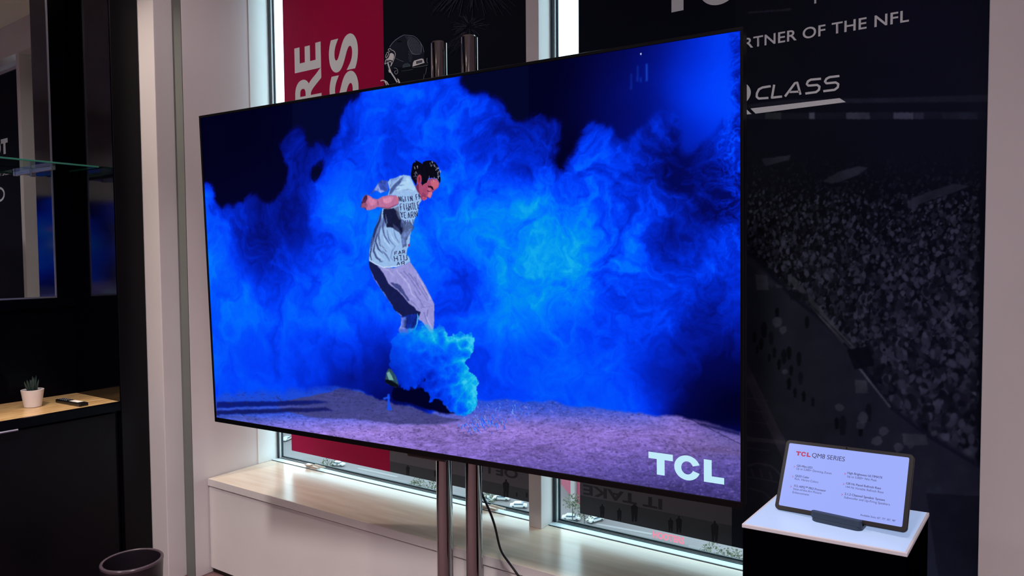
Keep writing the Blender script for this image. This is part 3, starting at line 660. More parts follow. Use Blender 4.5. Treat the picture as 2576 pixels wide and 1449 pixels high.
# artwork of banner 1 (flat printed pieces)
def art(parent, name, items, y=YBN, attr='print'):
    m = MB(); k = 0
    for poly, c in items:
        k += 1; e = .0004 + .000008*k
        P = [ony(p[0], p[1], y) for p in poly]
        P = [(float(q[0]), y-e, float(q[2])) for q in P]
        ar = sum(P[i][0]*P[(i+1) % len(P)][2]-P[(i+1) % len(P)][0]*P[i][2] for i in range(len(P)))
        if ar < 0: P = P[::-1]
        m.poly(P, 0, bn(c))
    return par(m.build(name, BANM, attr=attr), parent)
H_ = lambda pts: [(940+x/9.053, 70+y/9.053) for x, y in pts]
def strip(pts, w):      # thin ribbon along a px polyline
    out = []
    for i in range(len(pts)-1):
        (x0,y0),(x1,y1) = pts[i], pts[i+1]; L = math.hypot(x1-x0,y1-y0) or 1; nx, ny = -(y1-y0)/L*w/2, (x1-x0)/L*w/2
        out.append([(x0+nx,y0+ny),(x1+nx,y1+ny),(x1-nx,y1-ny),(x0-nx,y0-ny)])
    return out
it = []
shell = [(260,760),(268,640),(300,560),(350,470),(400,380),(470,290),(560,215),(640,180),(700,150),(800,152),(900,175),(1000,240),(1070,330),(1130,430),(1160,530),(1150,640),(1160,740),(1180,810),(900,880),(640,930),(560,900),(470,880),(420,960),(330,960),(262,840)]
it.append((H_(shell), (20,24,34)))
it.append((H_([(420,960),(560,900),(700,900),(1180,830),(1210,900),(1200,1100),(1150,1180),(700,1240),(560,1260),(420,1040)]), (10,13,20)))
it.append((H_([(700,190),(860,190),(960,240),(1040,330),(1090,440),(1090,560),(1000,610),(900,620),(830,520),(780,400),(770,290)]), (34,40,50)))
for i in range(17):
    for j in range(13):
        x, y = 790+i*20+(j % 2)*10, 215+j*30
        if (x-700)**2/400**2+(y-560)**2/400**2 < 1.0 and x < 1100 and y < 600 and x > 780+max(0,(y-300))*.25:
            it.append((H_([(x,y-7),(x+6,y),(x,y+7),(x-6,y)]), (84,92,104) if (i+j) % 3 else (112,120,130)))
for i in range(5):
    for j in range(8):
        x, y = 800+i*20+(j % 2)*10, 540+j*32
        if abs(x-840) < 60-(y-540)*.15: it.append((H_([(x,y-8),(x+7,y),(x,y+8),(x-7,y)]), (74,82,92)))
for s in [strip(H_([(370,440),(430,350),(500,280),(600,215),(690,165)]), 1.1), strip(H_([(690,165),(800,175),(900,180),(980,225),(1060,320),(1130,440),(1150,560)]), .8), strip(H_([(780,300),(790,400),(830,500),(890,590),(960,610),(1070,600)]), .8), strip(H_([(500,690),(620,750),(690,770)]), .5), strip(H_([(1070,330),(1095,440),(1090,560)]), .9)]:
    it += [(q, (104,112,124)) for q in s]
it.append((H_([(540,305),(580,295),(640,300),(640,318),(580,325),(545,320)]), (5,6,10)))
WH = (168,178,182)
it.append((H_([(372,600),(400,575),(440,585),(468,610),(470,670),(440,752),(400,735),(355,730),(300,745),(340,690),(365,640)]), WH))
for s, w_ in [([(335,500),(360,478),(390,475),(400,500),(440,515),(480,540),(502,590),(495,650),(470,720),(440,790),(400,872)], 1.3), ([(300,575),(330,555),(350,570),(345,610),(325,650),(290,690),(282,670),(285,620),(305,590)], 1.2), ([(262,832),(280,740),(310,712),(360,705),(410,722),(440,742)], 1.5), ([(262,832),(310,800),(360,780),(400,776),(415,800),(402,850),(395,880)], 1.4), ([(335,500),(345,530),(372,545),(375,520)], .9), ([(300,760),(350,752),(420,770)], .8)]:
    it += [(q, WH) for q in strip(H_(s), w_)]
it += [(q, (150,158,162)) for q in strip(H_([(330,800),(360,900),(385,990),(430,1060),(490,1150),(545,1245)]), 3.4)]
it.append((H_([(345,960),(385,935),(405,985),(385,1030),(352,1010)]), WH))
it.append((H_([(545,1150),(580,1180),(620,1268),(575,1268)]), WH))
it += [(q, WH) for q in strip(H_([(165,1215),(200,1195),(260,1205),(310,1240),(350,1310)]), 2.6)] + [(q, WH) for q in strip(H_([(262,1225),(285,1262),(300,1310)]), 2.2)]
it += [(q, (120,128,134)) for q in strip(H_([(470,915),(520,920),(555,960),(555,1030),(520,1060),(485,1030),(490,990),(530,980)]), 1.0)]
it.append((H_([(665,915),(672,850),(720,815),(780,805),(830,830),(850,880)]), (52,62,68)))
it += [(q, (24,28,34)) for q in strip(H_([(715,845),(750,825),(790,832),(790,862),(750,872),(715,860),(715,845)]), .8)]
it.append((H_([(890,888),(905,800),(930,752),(1100,700),(1140,712),(1168,800)]), (178,186,190)))
it.append((H_([(975,765),(1112,735),(1115,790),(980,828)]), (36,40,48)))
it.append((H_([(990,775),(1100,750),(1102,780),(992,812)]), (70,74,82)))
it.append((H_([(880,900),(1180,818),(1250,780),(1252,850),(1190,872),(900,918)]), (22,26,32)))
it += [(q, (96,104,112)) for q in strip(H_([(890,912),(1080,885),(1240,855)]), .8)+strip(H_([(1225,690),(1218,770),(1235,800)]), 1.4)+strip(H_([(1215,900),(1190,1060)]), 1.0)+strip(H_([(1160,1050),(1145,1170)]), .8)+strip(H_([(640,990),(760,975),(900,950)]), .5)]
# firework / palm streaks above
rsb = random.Random(12)
for k in range(70):
    a = rsb.uniform(0, 2*math.pi); cx, cy = 1182, 72; r0 = rsb.uniform(6, 25); r1 = r0+rsb.uniform(12, 34)
    x0, y0, x1, y1 = cx+r0*math.cos(a), cy+r0*.8*math.sin(a)-4, cx+r1*math.cos(a), cy+r1*.75*math.sin(a)-2
    if y1 > 130 or x1 < 1100: continue
    it += [(q, rsb.choice([(30,34,44),(42,46,56),(24,27,36)])) for q in strip([(x0,y0),((x0+x1)/2,(y0+y1)/2-1),(x1,y1)], 1.0)]
for k in range(60):
    x0 = 1190+rsb.uniform(-20,20); x1 = x0+rsb.uniform(-1,1)*110; y1 = rsb.uniform(10, 48)-abs(x1-x0)*.05
    it += [(q, rsb.choice([(30,34,44),(38,42,52),(22,25,33)])) for q in strip([(x0,-60),((x0*.6+x1*.4),-30),(x1,y1)], 1.0)]
for k in range(18):
    y0 = rsb.uniform(95,120); x0 = rsb.uniform(1130,1160)
    it += [(q, (26,30,38)) for q in strip([(x0+20,y0-8),(x0,y0),(x0-14,y0+rsb.uniform(14,26))], .9)]
art(ban1, 'printed_helmet', it)
WLET = mat('white_print', (234,240,238), .5, spec=.2)
DARKP = mat('dark_print', (64,64,72), .6, spec=.1)
LOWP = mat('low_print', (78,80,88), .6, spec=.1)
MIDP = mat('mid_print', (104,102,112), .6, spec=.1)
# rotated red-banner letters: rows read upwards (text direction = up)
def rot_text(s, base_px, end_px, hgt, parent):
    p0 = ony(*base_px, YBN); p1 = ony(*end_px, YBN); p1 = np.array([p0[0], p0[1], p1[2]])
    return text_obj('lettering', s, WLET, None, np.array([-1.0,0,0]), NB, p0, p1, parent, bold=.035, h=hgt, ext=.0006)
def base_len(x_px, ya, yb): pass
# 'RE' line: baseline on the right side (px x ~804), E from y 190..105, R below
def letters_up(s, xb, ytop, hgt_px_left, parent, per_px):
    """text going upwards whose last letter ends at image row ytop"""
    pt = ony(xb, ytop, YBN); L = per_px*len(s)
    p1 = np.array([pt[0], YBN, pt[2]]); p0 = p1-np.array([0,0,L])
    hl = abs(ony(xb, ytop, YBN)[0]-ony(hgt_px_left, ytop, YBN)[0])
    return text_obj('lettering', s, WLET, None, np.array([-1.0,0,0]), NB, p0, p1, parent, bold=.03, h=hl, ext=.0006)
uE = abs(float(ony(780,190,YBN)[2]-ony(780,112,YBN)[2])); 
letters_up('MORE', 804, 105, 739, ban1, uE*1.22)
letters_up('LESS', 896, 80, 826, ban1, uE*1.17)
# upside-down words in the field print at the bottom
def flipped(s, start_px, end_px, hgt, parent, m_=DARKP):
    p0 = ony(*start_px, YBN); p1 = ony(*end_px, YBN); p1[2] = p0[2]
    return text_obj('field_lettering', s, m_, None, np.array([0,0,-1.0]), NB, p0, p1, parent, bold=.03, h=hgt, ext=.0008)
def strip_panel(parent, x0, x1, za, zb):
    par(MB().poly([(x0,YBN-.0004,bz0+.001),(x1,YBN-.0004,bz0+.001),(x1,YBN-.0004,za),(x0,YBN-.0004,za)]).build('printed_field', LOWP), parent)
    return par(MB().poly([(x0,YBN-.0004,za),(x1,YBN-.0004,za),(x1,YBN-.0004,zb),(x0,YBN-.0004,zb)]).build('printed_field', MIDP), parent)
zt = float(ony(1331,1232,YBN)[2])
strip_panel(ban1, bx1, bx2, zt, zt+.22)
xe1, ze = float(ony(1310,1180,YBN)[0]), float(ony(1310,1183,YBN)[2])
flipped('OF US', (1303,1183), (1188,1156), .040, ban1)
# printed people, banner 1
def figures(parent, lst, y=YBN, c=(28,28,34)):
    for x, yb, h in lst:
        its = []
        w_ = h*.19
        its.append(([(x-w_*.25,yb-h),(x+w_*.25,yb-h),(x+w_*.3,yb-h*.84),(x-w_*.3,yb-h*.84)], c))
        its.append(([(x-w_,yb-h*.78),(x-w_*.5,yb-h*.86),(x+w_*.5,yb-h*.86),(x+w_,yb-h*.74),(x+w_*.9,yb-h*.45),(x+w_*.7,yb),(x+w_*.15,yb),(x,yb-h*.35),(x-w_*.2,yb),(x-w_*.7,yb),(x-w_*.8,yb-h*.45)], c))
        art(parent, 'printed_figure', its, y)
figures(ban1, [(1026,1196,26),(1273,1250,44),(1300,1250,12),(1325,1252,14),(1095,1200,18)])
# banner 2 -------------------------------------------------------
ban2 = thing('banner', 'black banner with white lettering over a dark stadium crowd print', 'banner', ((b2x0+b2x1)/2, YBN, bz0))
par(MB().box(b2x0, b2x1, YBN, YBN+.003, bz0, bz1).build('black_panel', bpy.data.materials['banner_black']), ban2)
par(MB().box(b2x0, b2x1, YBN-.008, YBN+.012, bz1, HEAD-.031).build('hanging_rail', METAL), ban2)
def paint_crowd(x0, x1, z0, z1, st):
    gw = int((x1-x0)/st)+1; gh = int((z1-z0)/st)+1
    X, Z = np.meshgrid(np.linspace(x0,x1,gw), np.linspace(z1,z0,gh)); P = np.stack([X, np.full_like(X, YBN-.0005), Z], -1)
    px, py = projA(P.reshape(-1,3)); px = px.reshape(gh,gw); py = py.reshape(gh,gw)
    n = fbm(px/40, py/40, 601, 4); n2 = fbm(px/300, py/300, 607, 3)
    col = np.zeros((gh,gw,3)) + np.array([11,13,22]); col += ((n2-.5)*8)[...,None]
    # upper structure
    def bar(poly, c, a=.8):
        nonlocal col
        m_ = blur(inside(px, py, poly).astype(float), 1)[...,None]*a; col = col*(1-m_)+np.array(c,float)*m_*(.7+.6*n[...,None])
    bar([(1880,262),(1990,250),(2240,246),(2490,238),(2486,256),(2240,258),(1990,262),(1880,272)], (26,29,38))
    bar([(1880,285),(2490,280),(2488,300),(1880,300)], (20,23,32), .6)
    for x, w_, c in [(2036,14,(58,62,72)),(2128,36,(52,56,66)),(2160,28,(44,48,58)),(2247,52,(56,60,72)),(2300,24,(34,38,48)),(2370,90,(26,30,40)),(1925,40,(34,40,42))]:
        bar([(x,283),(x+w_,283),(x+w_,300),(x,299)], c, .9)
    bar([(1880,30),(1960,24),(1990,20),(1990,26),(1880,34)], (34,34,42))
    # crowd
    lineY = np.interp(px, [1860,1900,1990,2060,2130,2240,2330,2490], [620,650,745,800,870,1025,1095,1190])
    crowd = smooth01(0, 20, lineY-py)*smooth01(330, 560, py)
    rs = np.random.RandomState(9); acc = np.zeros((gh,gw))
    sx = (px[0,-1]-px[0,0])/gw
    N = 15000
    for k in range(N):
        yy = 330 + (rs.rand()**.72)*870; xx = rs.uniform(1850, 2495)
        j = int(np.clip((xx-px[0,0])/(px[0,-1]-px[0,0])*gw, 0, gw-1)); 
        i = int(np.clip(np.searchsorted(py[:,j], yy), 0, gh-1))
        s = (1.5 + max(0,(yy-400))*.0052)*rs.uniform(.6,1.5); b = rs.rand()**1.6*(1 if yy > 480 else .55)
        rx, ry = s*.8, s*rs.uniform(.8,1.7); a_ = rs.uniform(-.6,.6)
        R_ = int(max(rx,ry)*1.6)+2
        i0, i1, j0, j1 = max(0,i-R_), min(gh,i+R_+1), max(0,j-R_), min(gw,j+R_+1)
        U, V = np.meshgrid(np.arange(j0,j1)-j, np.arange(i0,i1)-i)
        d = ((U*math.cos(a_)+V*math.sin(a_))/rx)**2+((-U*math.sin(a_)+V*math.cos(a_))/ry)**2
        w_ = np.clip(1.5-d, 0, 1); acc[i0:i1,j0:j1] = acc[i0:i1,j0:j1]*(1-w_*.85) + b*w_*.85
    tone = np.array([58,62,68]) if True else 0
    col = col*(1-crowd[...,None]*.5) + (crowd*acc)[...,None]*(np.array([44,47,55])+ (n[...,None]-.5)*16)
    # gangway roofs
    for poly in [[(1915,400),(1990,390),(1985,402),(1925,418)],[(2070,455),(2110,432),(2160,418),(2184,422),(2160,440),(2110,458),(2090,462)],[(2290,500),(2350,478),(2400,462),(2440,468),(2400,484),(2350,500),(2310,515),(2305,530)],[(2280,505),(2300,500),(2310,520),(2285,525)]]:
        bar(poly, (30,34,42), .9)
    # field
    field = smooth01(0, 8, py-lineY)
    fc = np.zeros((gh,gw,3)) + np.array([22,25,33]) + ((n-.5)*8)[...,None]
    col = col*(1-field[...,None]) + fc*field[...,None]
    bar([(1878,905),(1905,965),(1965,1090),(2020,1180),(1990,1200),(1878,960)], (38,37,46), .8)
    bar([(1878,925),(1940,1040),(1900,1130),(1878,1130)], (28,29,37), .5)
    for y in (1000,1030,1058,1098,1125): bar([(1878,y),(1935,y+8),(1935,y+10),(1878,y+2)], (44,44,50), .6)
    for a_, b_, wd, c in [((2145,905),(2240,1025),5,(62,66,74)),((1990,700),(2125,860),16,(44,47,52)),((2060,790),(2150,880),10,(50,53,58)),((2005,730),(2140,872),3,(14,16,22)),((1880,650),(1945,720),14,(30,32,40))]:
        for q in strip([a_, b_], wd): bar(q, c, .8)
    for x, y, w_, h_ in [(1950,715,16,9),(1985,735,46,20),(2150,955,30,34),(2270,1090,60,30),(1900,690,30,40)]:
        bar([(x,y),(x+w_,y+3),(x+w_+4,y+h_),(x+3,y+h_)], (46,50,56) if x != 1985 else (10,12,18), .7)
    bar([(2130,880),(2185,870),(2200,920),(2150,930)], (6,8,14), .9)
    # people on the field
    rf = random.Random(4)
    ppl = [(1898,862,28),(1915,880,30),(1922,850,40),(1940,868,34),(1955,800,26),(1985,905,34),(2010,920,34),(2030,825,30),(1972,915,36),(1948,900,26),(1985,980,30),(2014,968,32),(2022,1010,26),(2045,1022,22),(1990,945,26),(2185,1060,44),(2120,1095,50),(2105,1080,30),(2165,1098,34),(1905,890,22),(1935,910,20),(1960,930,26),(2000,1000,24)]
    for x, yb, h in ppl:
        c = rf.choice([(8,10,15),(6,8,12),(12,14,20)]); w_ = h*.2
        bar([(x-w_,yb-h*.7),(x-w_*.4,yb-h),(x+w_*.4,yb-h),(x+w_,yb-h*.7),(x+w_*.6,yb),(x-w_*.6,yb)], c, .95)
    for x, y, r in [(2112,1026,12),(2172,1050,16),(2165,1070,14),(2222,1085,14),(2208,1110,16),(2260,1125,14),(2290,1120,10),(1955,810,16),(1970,830,12),(1975,935,8),(2350,1090,9),(2330,1190,20),(2350,1230,22),(2400,1270,18),(2340,1160,14),(2420,1180,16),(2310,1215,10),(2370,1310,24),(2420,1350,20)]:
        pts = [(x+r*rf.uniform(.7,1.1)*math.cos(k*.9), y+r*rf.uniform(.7,1.1)*math.sin(k*.9)) for k in range(7)]
        bar(pts, (46,50,58) if y < 1150 else (24,28,34), .75)
    # emblem fragment near the tablet
    for q in strip([(1880,1172),(1905,1165),(1940,1172),(1962,1192),(1968,1215),(1958,1245)], 5)+strip([(1880,1200),(1965,1214)], 3)+strip([(1885,1228),(1920,1238),(1948,1262)], 4)+strip([(1890,1180),(1896,1200)],4)+strip([(1912,1180),(1918,1202)],4)+strip([(1935,1185),(1942,1205)],4):
        bar(q, (42,44,50), .6)
    bar([(1878,1100),(1976,1108),(1976,1118),(1878,1110)], (44,44,48), .6)
    bar([(2330,1240),(2490,1250),(2480,1449),(2360,1449)], (5,7,12), .5)
    col += np.array([0,0,6])*smooth01(1950,2300,px)[...,None]  # soft blue glow on the banner, painted into the print colour
    return P, np.minimum(lin(np.clip(col,0,255))*GAIN, .9)
CP, ccol = paint_crowd(float(ony(1845,700,YBN)[0]), b2x1-.001, bz0+.001, bz1-.001, .0021)
par(gridmesh('stadium_print', CP, ccol, 'print', BANM), ban2)
zt2 = float(ony(1865,1330,YBN)[2])
strip_panel(ban2, b2x0, float(CP[0,0,0])-.0005, float(ony(1700,1294,YBN)[2]), float(ony(1700,1294,YBN)[2])+.25)
flipped('IT TAKE', (1666,1257), (1467,1223), .040, ban2)
figures(ban2, [(1515,1302,34),(1558,1310,32),(1596,1312,48),(1687,1338,36),(1708,1340,42),(1798,1362,52)])
pL0 = ony(1880,122,YBN); pL1 = ony(2286.5,53,YBN); zL = float((pL0[2]+pL1[2])/2)
Wl = pL1[0]-pL0[0]
fullw = Wl*30/18.6*1.17
text_obj('lettering', 'OFFICIAL TV PARTNER OF THE NFL', WLET, None, ZB3, NB, np.array([pL1[0]-fullw*.985, YBN, zL]), np.array([pL1[0], YBN, zL]), ban2, bold=.012, h=.0365, ext=.0012, space=1.05)
# big maker's logo, divider, tier logo
m = MB()
tx0 = float(ony(1684,33,YBN)[0])-.040; tz0 = float(ony(1700,30,YBN)[2])
for q in tcl_shapes(tx0, tz0, .125): m.poly([(a, YBN-.0012, b) for a, b in q][::1], 0)
xd = float(ony(2051,4,YBN)[0]); zd = float(ony(2051,9,YBN)[2]); par(MB().box(xd-.003, xd+.003, YBN-.0012, YBN-.0008, zd, zd+.18).build('divider_line', WLET), ban2)
par(m.build('logo_print', WLET), ban2)
def pw(x, y, e=.0012): q = ony(x, y, YBN); return (float(q[0]), YBN-e, float(q[2]))
m = MB()
m.poly([pw(1888,273),pw(2112,247),pw(2128,257),pw(1901,286)][::-1]); m.poly([pw(1879,276),pw(1891,287),pw(1879,288)][::-1])
# Q ring
qc = (float(ony(1862,232,YBN)[0])-.030, float(ony(1862,236,YBN)[2])); qc = (qc[0]-.05, qc[1])
for i in range(64):
    a, b = 2*math.pi*i/64, 2*math.pi*(i+1)/64
    o_ = lambda t_, rx, ry: (qc[0]+rx*math.cos(t_), YBN-.0012, qc[1]+ry*math.sin(t_))
    rxo = float(ony(1889,232,YBN)[0])-qc[0]
    m.poly([o_(a,rxo,.062), o_(b,rxo,.062), o_(b,rxo-.026,.044), o_(a,rxo-.026,.044)])
par(m.build('logo_print', WLET), ban2)
# CLASS letters drawn as slanted strokes
Ct = lambda x, y: (1840+x/3.45, y/3.45)
m = MB()
def stroke(pts, w_, joinext=0):
    q = [Ct(*p) for p in pts]
    for s_ in strip(q, w_): m.poly([pw(*p, e=.0012) for p in s_][::1])
    for p in q[1:-1]:
        m.poly([pw(p[0]+w_/2*math.cos(k*math.pi/4), p[1]+w_/2*math.sin(k*math.pi/4), e=.0013) for k in range(8)])
W_ = 5.6
stroke([(342,748),(270,760),(240,775),(222,810),(220,840),(238,856),(322,850)], W_)
stroke([(372,736),(352,848),(440,838)], W_)
stroke([(466,838),(552,722),(572,718),(600,822)], W_); stroke([(505,800),(590,795)], W_-.5)
stroke([(778,684),(690,692),(665,706),(655,730),(668,744),(745,738),(765,752),(760,780),(735,800),(642,812)], W_)
stroke([(938,660),(852,670),(826,684),(812,708),(826,724),(905,716),(928,730),(924,758),(896,780),(798,792)], W_)
par(m.build('lettering', WLET), ban2)
# ================================================================= LEFT UNIT
th = math.radians(1.0); PB0 = (-3.8935, 1.70)
def bk(Y, off=0.0): return PB0[0] + (Y-PB0[1])*math.tan(th) + off
YS = 1.788; YE = -1.6; ZA = 3.30
al = thing('display_alcove', 'tall glossy black recessed display unit at the far left', 'shelving unit', (-3.7, 0.1, 0))
par(MB().prism([(-4.2,YE-.03),(bk(YE),YE-.03),(bk(YS),YS),(-4.2,YS)], .9065, ZA).build('back_panel', BLK), al)
par(MB().box(-4.2, XB, YS+.004, YB_-.002, 0, ZC-.002).build('front_post', BLK2, bevel=.002), al)
par(MB().box(-4.2, XB-.004, YS, YS+.0035, .9065, ZC-.002).build('side_panel', BLKM), al)
par(MB().box(-4.2, XB, YE-.06, YE-.031, 0, ZA).build('side_panel', BLK), al)
par(MB().box(bk(YS)+.005, XB, YE-.03, YS-.001, 3.10, ZA).build('header', BLK), al)
par(MB().prism([(bk(YE)+.001,YE),(bk(YE)+.03,YE),(bk(YS)+.03,YS-.001),(bk(YS)+.001,YS-.001)], 1.355, 1.397).build('ledge', BLK), al)
# mirror
yr = 1.7000; zr0 = 1.408; yl = -1.2
MIR = mat('mirror_silver', (232,236,234), .0, metal=1)
mr = thing('mirror', 'tall mirror with a thin chrome edge inside the black alcove', 'mirror', (bk(.8), .8, zr0))
par(MB().prism([(bk(yl)+.001,yl),(bk(yl)+.006,yl),(bk(yr)+.006,yr),(bk(yr)+.001,yr)], zr0, 3.09).build('mirror_glass', MIR), mr)
m = MB().prism([(bk(yr)+.0015,yr+.0005),(bk(yr)+.010,yr+.0005),(bk(yr)+.010,yr+.0065),(bk(yr)+.0015,yr+.0065)], zr0-.008, 3.09)
m.prism([(bk(yl)+.001,yl),(bk(yl)+.010,yl),(bk(yr)+.010,yr),(bk(yr)+.001,yr)], zr0-.008, zr0-.0005)
par(m.build('mirror_edge', METAL), mr)
# counter + cabinet
def ctopmat():
    m = bpy.data.materials.new('oak_counter'); m.use_nodes = True; nt = m.node_tree; b = nt.nodes['Principled BSDF']
    tc = nt.nodes.new('ShaderNodeTexCoord'); mp = nt.nodes.new('ShaderNodeMapping'); mp.inputs['Scale'].default_value = (18, 2.2, 1)
    n = nt.nodes.new('ShaderNodeTexNoise'); n.inputs['Scale'].default_value = 3; n.inputs['Detail'].default_value = 8; n.inputs['Distortion'].default_value = 1.2
    cr = nt.nodes.new('ShaderNodeValToRGB'); cr.color_ramp.elements[0].color = L3(176,128,78); cr.color_ramp.elements[1].color = L3(222,184,128)
    cr.color_ramp.elements[0].position = .3; cr.color_ramp.elements[1].position = .6
    nt.links.new(tc.outputs['Object'], mp.inputs[0]); nt.links.new(mp.outputs[0], n.inputs['Vector']); nt.links.new(n.outputs['Fac'], cr.inputs[0])
    nt.links.new(cr.outputs[0], b.inputs['Base Color']); b.inputs['Roughness'].default_value = .25; return m
ZT = .9064
ct = thing('countertop', 'oak counter top with a black front edge inside the black alcove', 'countertop', (-3.68, .1, ZT-.04))
par(MB().prism([(bk(YE)+.001,YE),(XB-.012,YE),(XB-.012,YS-.002),(bk(YS)+.001,YS-.002)], ZT-.038, ZT).build('wood_top', ctopmat()), ct)
par(MB().box(XB-.0115, XB+.006, YE, YS-.002, ZT-.042, ZT).build('front_edge', BLK, bevel=.0015), ct)
cb = thing('cabinet', 'black base cabinet below the oak counter', 'cabinet', (-3.68, .1, 0))
par(MB().box(-4.1, XB-.03, YE, YS-.002, 0, ZT-.043).build('body', BLK2), cb)
XD = XB-.008
for ya, yb in [(.62, 1.765), (-.54, .61), (-1.58, -.55)]:
    d = par(MB().box(XD-.02, XD, ya, yb, .06, ZT-.052).build('door', BLK2, bevel=.0015), cb)
    if ya == .62:
        h0 = onx(46, 1081.5, XD+.025); yh = float(h0[1]); zh = float(h0[2])
    hm = MB().tube([(XD+.022, yb-.43 if ya != .62 else yh, zh), (XD+.022, (yb-.43 if ya != .62 else yh)-.16, zh)], .0045, 12)
    ye = yb-.43 if ya != .62 else yh
    hm.tube([(XD-.001, ye-.02, zh),(XD+.022, ye-.02, zh)], .0035, 8).tube([(XD-.001, ye-.14, zh),(XD+.022, ye-.14, zh)], .0035, 8)
    hd = hm.build('handle', METAL, smooth=True); par(hd, cb); hd.parent = d; hd.matrix_parent_inverse = (d.matrix_parent_inverse.inverted() @ Matrix.Identity(4)) if False else d.matrix_parent_inverse.copy(); hd['label'] = 'thin brushed metal handle'
    hd.matrix_parent_inverse = (cb.matrix_basis @ d.matrix_parent_inverse @ d.matrix_basis).inverted()
# glass shelf
fe = onx(249, 418, -3.585)
sh = thing('glass_shelf', 'greenish glass shelf edge held by a chrome bracket on the mirror', 'shelf', (-3.73, .6, float(fe[2])))
zs = float(fe[2]); ys = min(float(fe[1]), YS-.006)
GS = glassmat('shelf_glass', (205,232,222)); GE = mat('glass_edge', (60,130,110), .15, emit=0)
par(MB().prism([(bk(.2)+.012,.2),(-3.590,.2),(-3.590,ys-.005),(bk(ys)+.012,ys-.005)], zs-.008, zs).build('shelf_pane', GS), sh)
par(MB().box(-3.5896, -3.585, .2, ys, zs-.008, zs).box(-3.87, -3.5896, ys-.0048, ys, zs-.008, zs).build('polished_edge', GE, bevel=.0015), sh)
b0 = onx(81, 430, bk(1.61)); yb = float(b0[1])
for yy in (yb, .75):
    xe = -3.70
    par(MB().box(bk(yy)+.0065, bk(yy)+.012, yy-.012, yy+.012, zs-.045, zs-.006).prism([(bk(yy)+.012,yy-.008),(xe,yy-.008),(xe,yy+.008),(bk(yy)+.012,yy+.008)], zs-.026, zs-.0085).box(xe, xe+.022, yy-.010, yy+.010, zs-.026, zs-.0085).build('bracket', METAL, bevel=.0015), sh)
# potted succulent
pc = onz(83, 1023, ZT); px_, py_ = float(pc[0]), float(pc[1])
ps = thing('potted_succulent', 'small spiky green succulent in a white ceramic pot on the counter', 'plant', (px_, py_, ZT))
POT = mat('white_ceramic', (232,222,216), .35)
dpt = np.linalg.norm(np.array([px_,py_,ZT])-CAM); k = dpt*.93/F
rt, rb, hp = 22.2*k, 16.8*k, 39*k
par(MB().lathe([(rb*.8,.0),(rb,.002),(rt,hp-.001),(rt-.002,hp),(rt-.004,hp-.001),(rt-.005,hp-.009),(.001,hp-.010)], (px_,py_,ZT), 48, cap0=True).build('pot', POT, smooth=True), ps)
par(MB().lathe([(.001,hp-.009),(rt-.006,hp-.0085)], (px_,py_,ZT), 24).build('soil', mat('soil', (30,26,24), .9, noise=.3)), ps)
LEAF = mat('succulent_leaf', (48,66,58), .45, noise=.25, nscale=60)
rp = random.Random(8)
for k_ in range(16):
    a = k_*2.4; lean = .12+.032*k_*.9 if k_ > 3 else .06
    L = (.062 if k_ < 8 else .055)*rp.uniform(.85,1.15); r0 = .004+.0006*k_
    pts = []; rr = []
    for j in range(7):
        t_ = j/6; rad = r0 + lean*.45*L*t_*2.2*(1-.35*t_) ; pts.append((px_+rad*math.cos(a), py_+rad*math.sin(a), ZT+hp-.010+L*t_)); rr.append(.0058*(1-t_)**.7*(.75+.5*t_)+.0004)
    par(MB().tube(pts, rr, 8).build('leaf', LEAF, smooth=True), ps)
# remote control
r0_ = onz(150, 1011, ZT); r1_ = onz(212, 1022, ZT); 
rc = np.array([(r0_[0]+r1_[0])/2, (r0_[1]+r1_[1])/2]); dv = (r1_-r0_)[:2]; Lr = float(np.linalg.norm(dv)); ang = math.atan2(dv[1], dv[0])
Lr = min(max(Lr, .17), .23)
rcx, rcy = float(rc[0]), float(rc[1])
rem = thing('remote_control', 'slim black remote control with a white sticker lying on the counter', 'remote control', (rcx, rcy, ZT), ang)
def loc_par(mb, name, m, parent, **k): o = mb.build(name, m, **k); o.parent = parent; return o
loc_par(MB().box(-Lr/2, Lr/2, -.021, .021, .0, .017), 'body', PLASB, rem, bevel=.005)
loc_par(MB().box(Lr*.02, Lr*.36, -.014, .014, .0172, .0178), 'sticker', mat('sticker_white', (240,232,215), .6), rem)['label'] = 'small white sticker'
BTN = mat('button_grey', (120,120,128), .4)
for i in range(5):
    for j in (-1,0,1):
        loc_par(MB().lathe([(.0032,.0172),(.0030,.0188),(.001,.0192)], (-Lr*.42+i*.016, j*.011, 0), 12, cap1=True), 'button', BTN, rem)
# waste bin
bc = onz(332, 1408, .33); bx_, by_ = float(bc[0]), float(bc[1])
db = float((np.array([bx_,by_,.33])-CAM)@FW); rbin = 79/F*db*.97*.93
BIN = mat('bin_dark_plastic', (30,24,30), .3)
wb = thing('waste_bin', 'round dark waste bin standing by the white wall corner', 'bin', (bx_,by_,0))
par(MB().lathe([(rbin*.86,0),(rbin,.325),(rbin,.328)], (bx_,by_,0), 72, cap0=True).lathe([(rbin-.011,.328),(rbin-.014,.30),(rbin*.82,.012),(.001,.012)], (bx_,by_,0), 72).build('shell', BIN, smooth=True), wb)
par(MB().lathe([(rbin-.011,.3281),(rbin-.0105,.3305),(rbin-.006,.333),(rbin-.001,.3315),(rbin+.0012,.328),(rbin+.0008,.320)], (bx_,by_,0), 72).build('rim', mat('bin_rim', (78,66,72), .25), smooth=True), wb)
# ================================================================= PEDESTAL + TABLET
pp = [onz(1866,1317,1.0), onz(2283,1391,1.0), onz(2338,1289,1.0), onz(1951,1252,1.0)]
pp = [(float(p[0]),float(p[1])) for p in pp]
